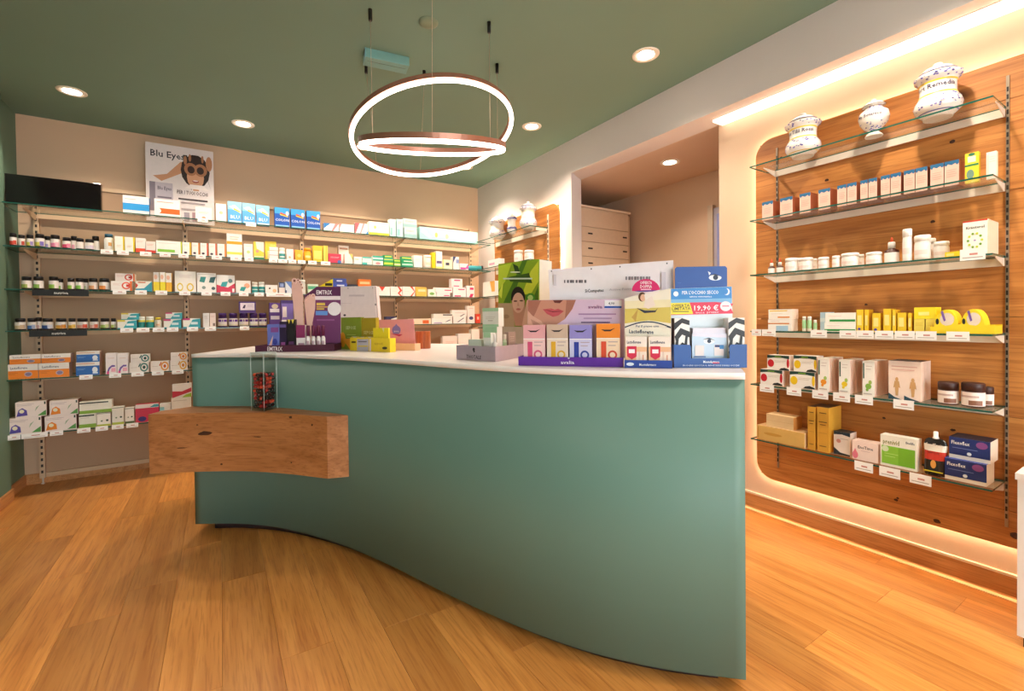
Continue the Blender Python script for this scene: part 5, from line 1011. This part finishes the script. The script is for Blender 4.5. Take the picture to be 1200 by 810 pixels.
# --- silver cosmetics tray
A0, A1, A2 = onz(535, 421, ZT), onz(580.5, 424.4, ZT), onz(606.5, 419.6, ZT)
F6 = spot(535, 421, 580.5, 424.4, 'silver tray')
D = Disp(F6, 'cosmetics_tray', 'silver lilac Thotale cosmetics tray on the counter', 558)
hh = D.q(558, 405.6, 0)[1]; back = [A2+F6.uy*.02, A0+F6.uy*.12]
P = [A0, A1, A2, A2+F6.uy*.06, A0+F6.uy*.11]; org = F6.world(D.lx, 0, 0)
Q = [((v-org).dot(F6.ux), (v-org).dot(F6.uy)) for v in P]
b = MB(); b.prism(Q, 0, .003, pm('#b9a6b4', .3, .3))
for i in range(5):
    (xa, ya), (xb, yb) = Q[i], Q[(i+1) % 5]; tx, ty = xb-xa, yb-ya; ln = math.hypot(tx, ty); nx, ny = -ty/ln*.003, tx/ln*.003
    b.prism([(xa, ya), (xb, yb), (xb+nx, yb+ny), (xa+nx, ya+ny)], .003, hh, pm('#b9a6b4', .3, .3))
D.art(b, 0, [('t', 'THOTALE', 546.5, 564, 417.6, 4.2, '#2a2026', 1.4), ('e', 555.3, 409.6, 1.4, 2, '#2a2026'), ('e', 555.8, 412, 1, 1, '#2a2026')]); b.build('tray_walls', D.t)
def wg(x0, x1, y, desc, d, band=True, **k): return carton(F6, x0, x1, y, desc, '#f4f0e8', [('r', 0, .82, 1, 1, '#b4dcb4')]+([('r', 0, 0, 1, .12, '#b4dcb4')] if band else [])+[('l', .2, .8, .5, 2, '#d8ccc4'), ('r', .35, .3, .65, .34, '#c8b8b0')], d=d, **k)
o = wg(566, 583, 383, 'white and mint cosmetic carton, lower in tray', .075, dep=.035, zb=ZT+.003); wg(565.5, 584.5, 0, 'white and mint cosmetic carton, upper in tray', .075, zb=top(o), h=.088, dep=.035)
carton(F6, 549, 565, 398, 'pale mint flat carton in the silver tray', '#e8f0e0', [('r', 0, 0, 1, .45, '#b4dcb4')], d=.05, dep=.05, zb=ZT+.003)
carton(F6, 551, 564, 383, 'white carton standing behind the mint one', '#f8efe8', [('l', .2, .8, .8, 3, '#e8d0c4')], d=.103-.03+.035, dep=.0, zb=ZT+.003) if False else None
wg(567, 575.5, 390, 'slim white and mint carton at front of tray', .03, zb=ZT+.003, dep=.03)
jar(F6, 577, 583, 391.5, 'small white pump bottle in silver tray', '#f4efe8', '#f8f4ee', '#f2ece4', [], d=.03, zb=ZT+.003, caph=.3, capr=.4, neck=.5, name='pump_bottle', cat='bottle', seg=14)
F6b = spot(580.5, 424.4, 606.5, 419.6, 'silver tray end')
jar(F6b, 589.5, 594, 392, 'slim mint bottle in the silver tray', '#d4e8cc', '#f4f0e8', '#b8dcb4', [], d=.03, zb=ZT+.003, caph=.2, name='slim_bottle', cat='bottle', seg=14)
carton(F6b, 596, 604.5, 389, 'taupe cosmetic carton at end of silver tray', '#b09890', [('l', .2, .8, .8, 3, '#d4c0b8')], d=.03, dep=.02, zb=ZT+.003)
# --- leaf display
F7 = spot(584, 415, 631, 417, 'counter')
D = Disp(F7, 'leaf_cosmetics_stand', 'cardboard stand with green leaves and a serene face', 607)
LG = '#6f9a1e'
D.card('leaf_board', [(584, 415), (584, 309.5), (628.5, 303.8), (631.5, 303.8), (631.5, 415)], 0, '#8cab24', .006, None, [
    ('p', [(584, 312), (600, 308), (592, 330), (584, 340)], '#c4d83a'), ('p', [(590, 355), (604, 325), (612, 306), (618, 305), (606, 335), (598, 355)], '#4f7a1c'), ('p', [(612, 345), (622, 318), (631, 306), (631, 330), (622, 345)], '#d4dc3c'),
    ('p', [(601, 309), (604, 320), (610, 322), (607, 312)], '#2f4a1c'), ('p', [(584, 345), (590, 330), (588, 350)], '#d8e04a'), ('p', [(624, 352), (631, 335), (631, 353)], '#4f7a1c'), ('p', [(596, 325), (620, 320), (624, 332), (598, 330)], '#3f5f1c'),
    ('e', 604, 319, 6, .8, '#e4ecd0'), ('r', 590, 325.8, 624, 327.5, '#d0dcc8'), ('r', 584, 355.5, 603, 383, '#c0a080'), ('e', 593.5, 371, 3.6, 2.4, '#a88868'), ('r', 584, 383, 631, 404, '#c8b4a0'), ('e', 622, 349, 5.5, 5.5, '#4f9a2c'), ('e', 622, 349, 3.2, 3.2, '#bcd87c'),
    ('e', 607.5, 349, 8.2, 13, '#1c1412'), ('p', [(600, 352), (604, 382), (616, 382), (615.5, 352)], '#c89078'), ('e', 607.8, 355, 7, 12, '#e0b09a'), ('e', 604.5, 353, 2.2, .9, '#6a4438'), ('e', 611.5, 352.5, 2.2, .9, '#6a4438'), ('e', 608, 362.5, 2.6, 1.2, '#c46a64'), ('p', [(607.4, 353), (609.2, 358.6), (606.8, 358.6)], '#cf9a84'),
    ('p', [(614, 372), (618, 352), (621, 350), (622, 362), (619, 383), (612, 383)], '#dcae98')])
A = D.q(631.5, 303.8, 0)
b = MB(); xr = D.q(631.5, 360, 0)[0]; b.mesh([(xr, .006, 0), (xr+.05, .05, 0), (xr+.05, .05, A[1]-.01), (xr, .006, A[1]), (xr-.003, .009, 0), (xr+.047, .053, 0), (xr+.047, .053, A[1]-.01), (xr-.003, .009, A[1])], [(0, 1, 2, 3), (7, 6, 5, 4), (3, 2, 6, 7), (1, 5, 6, 2), (0, 3, 7, 4), (0, 4, 5, 1)], pm('#f6ead8')); b.build('side_flap', D.t)
# --- lip care display
F8 = spot(607.5, 428.6, 730.5, 430.6, 'purple tray')
D = Disp(F8, 'lip_care_display', 'purple lip care display with a lips photograph', 668)
PUR = '#5f2596'
D.tray(607.5, 730.5, 418.7, .075, PUR, [('t', 'avalia', 657, 673, 424.6, 4, '#f0e6f4'), ('e', 666.5, 419.9, 1, .9, '#f0e6f4')])
D.card('backboard', [(618.5, 426), (618.5, 352), (731, 350.5), (731, 426)], .068, '#d8b8d0', .003, None, [
    ('p', [(618.7, 352.2), (675, 351.5), (671, 362), (662, 374), (650, 382), (636, 384), (618.7, 384)], '#c88a74'), ('p', [(618.7, 352.2), (634, 352.1), (628, 366), (621, 380), (618.7, 380)], '#a86a58'), ('p', [(648, 351.9), (660, 351.8), (656, 355.5), (650, 355)], '#6a3028'), ('p', [(664, 351.7), (675, 351.6), (670, 363), (662, 374)], '#a86a58'),
    ('p', [(636, 362.5), (646, 361.5), (650, 363), (654, 361.8), (661, 364.8), (654, 370), (648, 371.5), (641, 368)], '#c4525a'), ('p', [(636, 362.5), (648, 365), (661, 364.8), (648, 366)], '#7a2a34'), ('p', [(618.7, 364), (624, 370), (634, 376), (640, 384), (622, 386), (618.7, 386)], '#dca48e'), ('p', [(622, 374), (630, 378), (638, 384), (626, 384)], '#c48a76'),
    ('t', 'avalia', 689, 706, 359.5, 4, '#8a5a8a'), ('r', 708.5, 352, 728.5, 361.5, '#f4eef4'), ('r', 708.5, 358.8, 728.5, 361.2, '#2f56b0'), ('t', '4,90', 713, 720, 355.6, 3, '#2a2a3a'), ('r', 678, 367.5, 722, 369, '#a87aa4'), ('r', 684, 372.5, 717, 373.6, '#a87aa4'), ('r', 681, 377.2, 715, 378.6, '#6a4a74')])
for (x0, x1, y, nm, c1, c2, c3) in ((613.5, 639, 381, 'pink rose', '#e4a4a8', '#f2c8c4', '#d8527a'), (641, 666, 380.5, 'beige honey', '#cdb09c', '#e8d2c0', '#e0a82c'), (667.5, 694, 381, 'lavender blue', '#9488cc', '#cfc8e6', '#2f3f9a'), (699, 727, 379.5, 'orange citrus', '#ef8a2c', '#f6d4b4', '#d84a2c')):
    carton(F8, x0, x1, y, '%s lip balm carton' % nm, c2, [('r', 0, .66, 1, 1, c1), ('p', [(.2, .87), (.35, .82), (.6, .82), (.8, .9), (.6, .86), (.35, .86)], '#2a2028'), ('r', .2, .1, .42, .58, c3), ('c', .68, .26, .2, c3), ('c', .68, .26, .12, c2), ('l', .5, .9, .56, 2, '#b89a9c'), ('r', 0, .64, 1, .66, '#f8f0ee')], d=.012, dep=.035, zb=ZT+.003, side=c1)
# --- big white card back
F9 = spot(655, 423, 790, 423, 'counter'); F9 = Frame(F8.world(0, .13, 0), F8.rotz, ZT, 'counter')
D = Disp(F9, 'white_card_stand', 'large white back of a cardboard display with barcodes', 715)
D.card('card', [(648, 420), (642.5, 316), (789, 305), (790.5, 420)], 0, '#f4e8ea', .004, None,
    [('r', 661+k*3.4, 328.2, 662.6+k*3.4+(k % 3)*.8, 331.6, '#6a6066') for k in range(8)]+[('r', 733+k*3.4, 324.2, 734.8+k*3.4+(k % 2)*.8, 328.2, '#8a8086') for k in range(9)]+
    [('t', 'SiComputes', 685.5, 707.5, 341, 4, '#4a4248', -1), ('t', 'Active Form', 714, 740, 339.5, 2.6, '#d0c4cc', -1), ('e', 693, 315.3, .8, .9, '#3a3238'), ('e', 726.5, 312.8, .8, .9, '#3a3238'), ('e', 781.5, 308.8, .8, .9, '#3a3238'), ('e', 646.5, 318, .7, .8, '#3a3238'), ('r', 775, 319, 780, 348, '#dccfd6'), ('r', 649, 322, 652, 335, '#d8ccd2')])
# --- Lactoflorene display
F10 = spot(731.5, 431.2, 788.5, 432.2, 'Lactoflorene tray')
D = Disp(F10, 'probiotic_display', 'blue and cream Lactoflorene display with pink fan', 760)
D.tray(731.8, 787.8, 422.4, .055, '#24449a', [('t', 'Montefarmaco', 749, 769, 427.3, 3, '#e8ecf4'), ('e', 738.5, 426.8, 4.5, 2, '#dce4f0')])
arc = [(732.2+54*k/12, 383-6.5*math.sin(math.pi*k/12)) for k in range(13)]
D.card('backboard', [(732.2, 428), (732.2, 350), (738, 348), (786.2, 338), (786.6, 428)], .048, '#f2e6d4', .003, None, [
    ('p', [(732.4, 362), (786.2, 360), (786.2, 379), (760, 375.5), (732.4, 379)], '#d8c060'), ('p', [(732.4, 362), (786.2, 360), (786.2, 351), (732.4, 353)], '#f0e0b8'), ('p', [(740, 372), (748, 362), (745, 377)], '#c8a050'),
    ('e', 752.5, 348, 4.5, 5.5, '#5a3a24'), ('e', 753.5, 349, 3.2, 4.2, '#e4b498'), ('p', [(755, 345), (772, 341), (771, 344), (760, 351), (756, 352)], '#f4e6dc'), ('p', [(756, 352), (764, 347), (768, 358), (760, 362), (754, 360)], '#f0dcd0'), ('p', [(746, 361), (756, 364), (768, 364), (771, 361), (768, 366), (755, 367)], '#3a3a4a'),
    ('p', arc+[(786.2, 385), (780, 383)]+[(x, y+1.4) for x, y in reversed(arc[:-1])], '#22304a'), ('t', 'Fai il pieno con', 745, 772, 382.2, 2.6, '#4a5a7a'), ('t', 'Lactoflorene', 737, 766, 388, 4.6, '#2a3a5a', 1)])
fan = [(740.5, 341)]+[(757-16.5*math.cos(math.pi*k/14), 341-14*math.sin(math.pi*k/14)) for k in range(1, 14)]+[(773.5, 339.5), (765, 341.5), (757, 342), (749, 342)]
D.card('pink_fan', fan, .0448, '#d8206a', .0032, None, [('t', 'OFFERTA', 750, 764, 331.3, 3.6, '#fbeef2'), ('t', 'DOPPIA', 750, 764, 335.8, 3.6, '#fbeef2'), ('r', 751, 338.6, 763, 340, '#f4c0d4'), ('p', [(743, 341), (771, 340), (765, 341.4), (757, 341.9), (749, 341.9)], '#2f4aa0')])
for x0, x1, n in ((732.8, 758.5, 'left'), (760, 786.8, 'right')):
    carton(F10, x0, x1, 394.5, 'Lactoflorene carton with red price badge, %s' % n, '#f4e2d6', [('r', .0, .0, 1, .66, '#f0b88e'), ('r', .5, .1, .98, .5, '#f6dccc'), ('t', 'Lactoflorene', .4, .82, .1, '#4a4a6a', .66), ('p', [(.08, .34), (.3, .24), (.52, .34), (.52, .68), (.08, .68)], '#d8284a'), ('r', .16, .45, .44, .58, '#fbeef0'), ('r', .18, .1, .46, .18, '#8a3a44'), ('r', .62, .05, .68, .5, '#e8c8b8'), ('r', .8, .05, .85, .4, '#e89a7a')], d=.01, dep=.03, zb=ZT+.003)
# --- blue eye drops display
F11 = spot(789.5, 431.3, 875.5, 431.3, 'blue tray')
D = Disp(F11, 'eye_drops_display', 'blue eye drops display with price 19,90 and zebra cartons', 832)
BL = '#1f5098'
a, c = F11.at(790, ZT, 0)-D.lx, F11.at(875.5, ZT, 0)-D.lx
b = MB(); m = pm(BL); dep = .10; hh = D.q(832, 404, 0)[1]; lo = D.q(832, 420, 0)[1]
xl, xr2 = D.q(810, 415, 0)[0], D.q(855, 415, 0)[0]
b.box(a, c, 0, dep, 0, .003, m); b.slab([(a, .003), (c, .003), (c, hh), (xr2+.006, hh), (xr2, hh-.006), (xr2, lo), (xl, lo), (xl, hh-.006), (xl-.006, hh), (a, hh)], 0, .003, m); b.box(a, a+.003, .003, dep, .003, hh, m); b.box(c-.003, c, .003, dep, .003, hh, m); b.box(a, c, dep-.003, dep, .003, hh, m)
D.art(b, 0, [('t', 'Montefarmaco', 824, 843, 424, 3, '#f0f2f8'), ('r', 835, 424.8, 843, 426, '#d8384a'), ('t', 'IN OGNI GOCCIA IL BENESSERE DEGLI OCCHI', 800, 866, 428.3, 1.8, '#c8d4ec')]); b.build('tray', D.t)
D.card('header_card', [(791, 425), (791, 315), (793, 313), (850, 312), (852, 314), (853, 425)], .092, '#1d4fa0', .003, None, [('e', 838, 325.5, 7.5, 3.4, '#e4ecf4'), ('e', 838.5, 325.2, 3, 3, '#1c2a44'), ('p', [(829, 323), (838, 321), (846, 324.5), (838, 322.4)], '#16223a'), ('p', [(831, 323), (829.5, 318), (833, 320)], '#e4ecf4'), ('r', 794, 331.5, 798, 332, '#3a6ab8')])
D.card('offer_card', [(785.5, 427), (785.5, 338.5), (857.5, 335.8), (859.5, 427)], .080, '#e0e8f0', .003, None, [
    ('p', [(785.7, 338.7), (857.3, 336), (857.6, 351), (785.7, 352.5)], '#2f86d0'), ('p', [(785.7, 351), (857.6, 349.5), (857.6, 356), (785.7, 356)], '#7ab4e0'), ('t', "PER L'OCCHIO SECCO", 799, 842, 343, 4, '#f4f8fc', -.6), ('t', 'azione ristoratrice', 808, 834, 347.5, 2.2, '#e0ecf8'),
    ('e', 792, 344.5, 3, 3, '#e8f0f8'), ('e', 851.5, 342, 3.6, 4, '#e8f0f8'), ('e', 850, 341.5, 3, 3.6, '#2f86d0'), ('p', [(785.7, 355.3), (808.5, 354.6), (812.5, 368.3), (785.7, 368.8)], '#f2dc2a'), ('p', [(808, 354.6), (839, 354), (859, 356), (856, 361), (859.3, 367.4), (785.7, 369.4), (785.7, 368.6), (812, 367.9)], '#e0284e'),
    ('t', 'OFFERTA', 787, 808, 358.5, 3.4, '#3a3420', -.6), ('t', 'LIMITATA', 787, 809, 362, 3.4, '#3a3420', -.6), ('r', 788, 364.6, 807, 365.8, '#8a7a20'), ('t', '19,90 \u20ac', 811.5, 841.5, 361, 6, '#fdf4f6', -.4), ('t', 'invece di', 815, 825, 366.3, 2, '#fbd8e0'), ('t', 'prezzo', 828, 842, 365.8, 2.4, '#fbd8e0', -.4), ('e', 850, 359, 6.5, 5.8, '#f6e0e6'), ('l', 0) if False else ('r', 846, 358.2, 854, 359.4, '#d85a78')])
D.card('eye_card', [(811, 424), (811, 391), (852, 391), (852, 424)], .030, '#c8d8ec', .003, None, [('p', [(811.2, 391.2), (851.8, 391.2), (851.8, 396), (811.2, 394)], '#e4dcec'), ('e', 831, 400, 6.5, 3.2, '#f0f2f6'), ('e', 831, 399.8, 2.4, 2.4, '#22304c'), ('p', [(823, 398), (831, 395.8), (838.5, 399.6), (831, 397.4)], '#16223a'), ('r', 814.5, 405, 825, 417, '#f0dcd8'), ('r', 837, 404, 848, 417, '#f0dcd8'), ('r', 837.5, 404.3, 843, 407, '#2a3f7a'), ('r', 843, 404.3, 848, 409, '#3a86c8'), ('r', 813, 417.4, 827, 418.8, '#6a86b8')])
zeb = lambda s: [('p', [(0, .9), (.5, 1), (1, .95), (1, .85), (.5, .9), (0, .75)], '#181214'), ('p', [(0, .62), (.4, .8), (1, .72), (1, .6), (.5, .66), (.1, .5)], '#181214'), ('p', [(0, .4), (.15, .62), (.3, .62), (.2, .35)], '#181214'), ('p', [(0, .3), (.5, .5), (1, .42), (1, .3), (.5, .38), (.1, .2)], '#181214'), ('p', [(.6, .3), (.75, .7), (.9, .7), (.8, .3)], '#181214'), ('p', [(0, .1), (.4, .25), (1, .15), (1, .02), (.5, .12), (.15, 0)], '#181214')]
F11.phrase = 'blue tray'
carton(F11, 790.5, 808.5, 373, 'zebra striped eye drops carton, left', '#f2ebe6', zeb(0), d=.02, dep=.05, zb=ZT+.003, side='#181214'); carton(F11, 853.5, 873, 372.5, 'zebra striped eye drops carton, right', '#f2ebe6', zeb(1), d=.02, dep=.05, zb=ZT+.003, side='#f2ebe6')
carton(F11, 812, 851.5, 374.5, 'white lilac eye drops carton between zebra ones', '#e4dcea', [('p', [(.8, .3), (1, .3), (1, .38), (.8, .35)], '#3a3a8a')], d=.036, dep=.035, zb=ZT+.003, h=.145)

# ------------------------------------------------------------------ glass vase of candies on the oak shelf
vz = .788+GAP; vs_ = .047; vh = .335
i_ = min(range(1, len(FRONT)-1), key=lambda k: abs(FRONT[k][0]/FRONT[k][1]-onz(322, 478, .788).x/onz(322, 478, .788).y))
va = math.atan2(FRONT[i_+1][1]-FRONT[i_-1][1], FRONT[i_+1][0]-FRONT[i_-1][0]); vp = Vector((FRONT[i_][0]+math.sin(va)*.075, FRONT[i_][1]-math.cos(va)*.075, 0))
t = empty('candy_vase', (vp.x, vp.y, vz), va); tag(t, 'tall square glass vase half filled with red candies', 'vase')
b = MB(); g = glass_mat((.96, .98, .97), .05, 'vase_glass'); k = .004
for x0, x1, y0, y1 in ((-vs_, vs_, -vs_, -vs_+k), (-vs_, vs_, vs_-k, vs_), (-vs_, -vs_+k, -vs_+k, vs_-k), (vs_-k, vs_, -vs_+k, vs_-k)): b.box(x0, x1, y0, y1, .012, vh, g)
b.build('glass_walls', t)
MB().box(-vs_, vs_, -vs_, vs_, 0, .012, glass_mat((.85, .9, .88), .08, 'vase_base')).build('glass_base', t)
rim = pm('#c8d4d0', .1)
b = MB(); b.tube([(-vs_, -vs_, vh), (vs_, -vs_, vh), (vs_, vs_, vh), (-vs_, vs_, vh)], .0022, rim, 6, True)
for sx in (-1, 1):
    for sy in (-1, 1): b.tube([(sx*vs_, sy*vs_, .0), (sx*vs_, sy*vs_, vh)], .0014, rim, 6)
b.build('polished_edges', t)
bmc = bmesh.new(); bmesh.ops.create_icosphere(bmc, subdivisions=2, radius=.0115)
cm = {}
for nm, colr in (('red', '#b81c1c'), ('dark', '#3a0e10'), ('orange', '#d8401c')):
    me = bpy.data.meshes.new('candy'); bmc.to_mesh(me); me.materials.append(pm(colr, .12, .15))
    me.polygons.foreach_set('use_smooth', [True]*len(me.polygons)); cm[nm] = me
bmc.free(); rr = random.Random(3); rot = Matrix.Rotation(va, 3, 'Z')
for lay in range(9):
    off = 0; nn = 4
    for i in range(nn):
        for j in range(nn):
            nm = rr.choice(['red', 'dark', 'dark', 'red', 'orange', 'dark'])
            x_ = -.0318+off+i*.0212; y_ = -.0318+off+j*.0212; P = rot @ Vector((x_+(lay % 2-.5)*.003+rr.uniform(-.0012, .0012), y_+(lay // 2 % 2-.5)*.003+rr.uniform(-.0012, .0012), +.0245+lay*.0226))
            o = bpy.data.objects.new('candy', cm[nm]); COL.objects.link(o); o.location = Vector((vp.x, vp.y, vz))+P; o.scale = (.92, .92, .97)
            tag(o, {'red': 'glossy red wrapped candy in the glass vase', 'dark': 'dark maroon wrapped candy in the glass vase', 'orange': 'bright orange red candy in the glass vase'}[nm], 'candy', 'candies in the glass vase')

# ------------------------------------------------------------------ labels for goods and tags
ORDN = ['first', 'second', 'third', 'fourth', 'fifth', 'sixth', 'seventh', 'eighth', 'ninth', 'tenth', 'eleventh', 'twelfth', 'thirteenth', 'fourteenth', 'fifteenth', 'sixteenth', 'seventeenth', 'eighteenth']
from collections import defaultdict
grp = defaultdict(list)
for it in ITEMS: grp[(it[1], it[2].phrase)].append(it)
for (desc, ph), L_ in grp.items():
    L_.sort(key=lambda q: q[3])
    for k, (o, _, F, px, cat, g) in enumerate(L_):
        pre = 'in' if ('tray' in ph or 'box' in ph) else 'on'
        if ph.split()[-1] in desc.split() and ph in desc: lab = desc
        elif any(q in desc for q in ('behind counter', 'behind the counter', 'silver tray', 'corner shelf', 'top shelf', 'open box', 'in tray')): lab = desc
        else: lab = desc+' %s the %s' % (pre, ph)
        if len(L_) > 1: lab = '%s from left, %s' % (ORDN[k], lab)
        tag(o, lab, cat, g)
tg = defaultdict(list)
for o, F, px in TAGS: tg[F.phrase].append((px, o))
for ph, L_ in tg.items():
    L_.sort(key=lambda q: q[0])
    for k, (px, o) in enumerate(L_): tag(o, 'white price tag, %s from left, on the edge of %s' % (ORDN[k], ph), 'price tag', 'price tags on the '+ph)
for o in bpy.data.objects:
    if 'top' in o: del o['top']
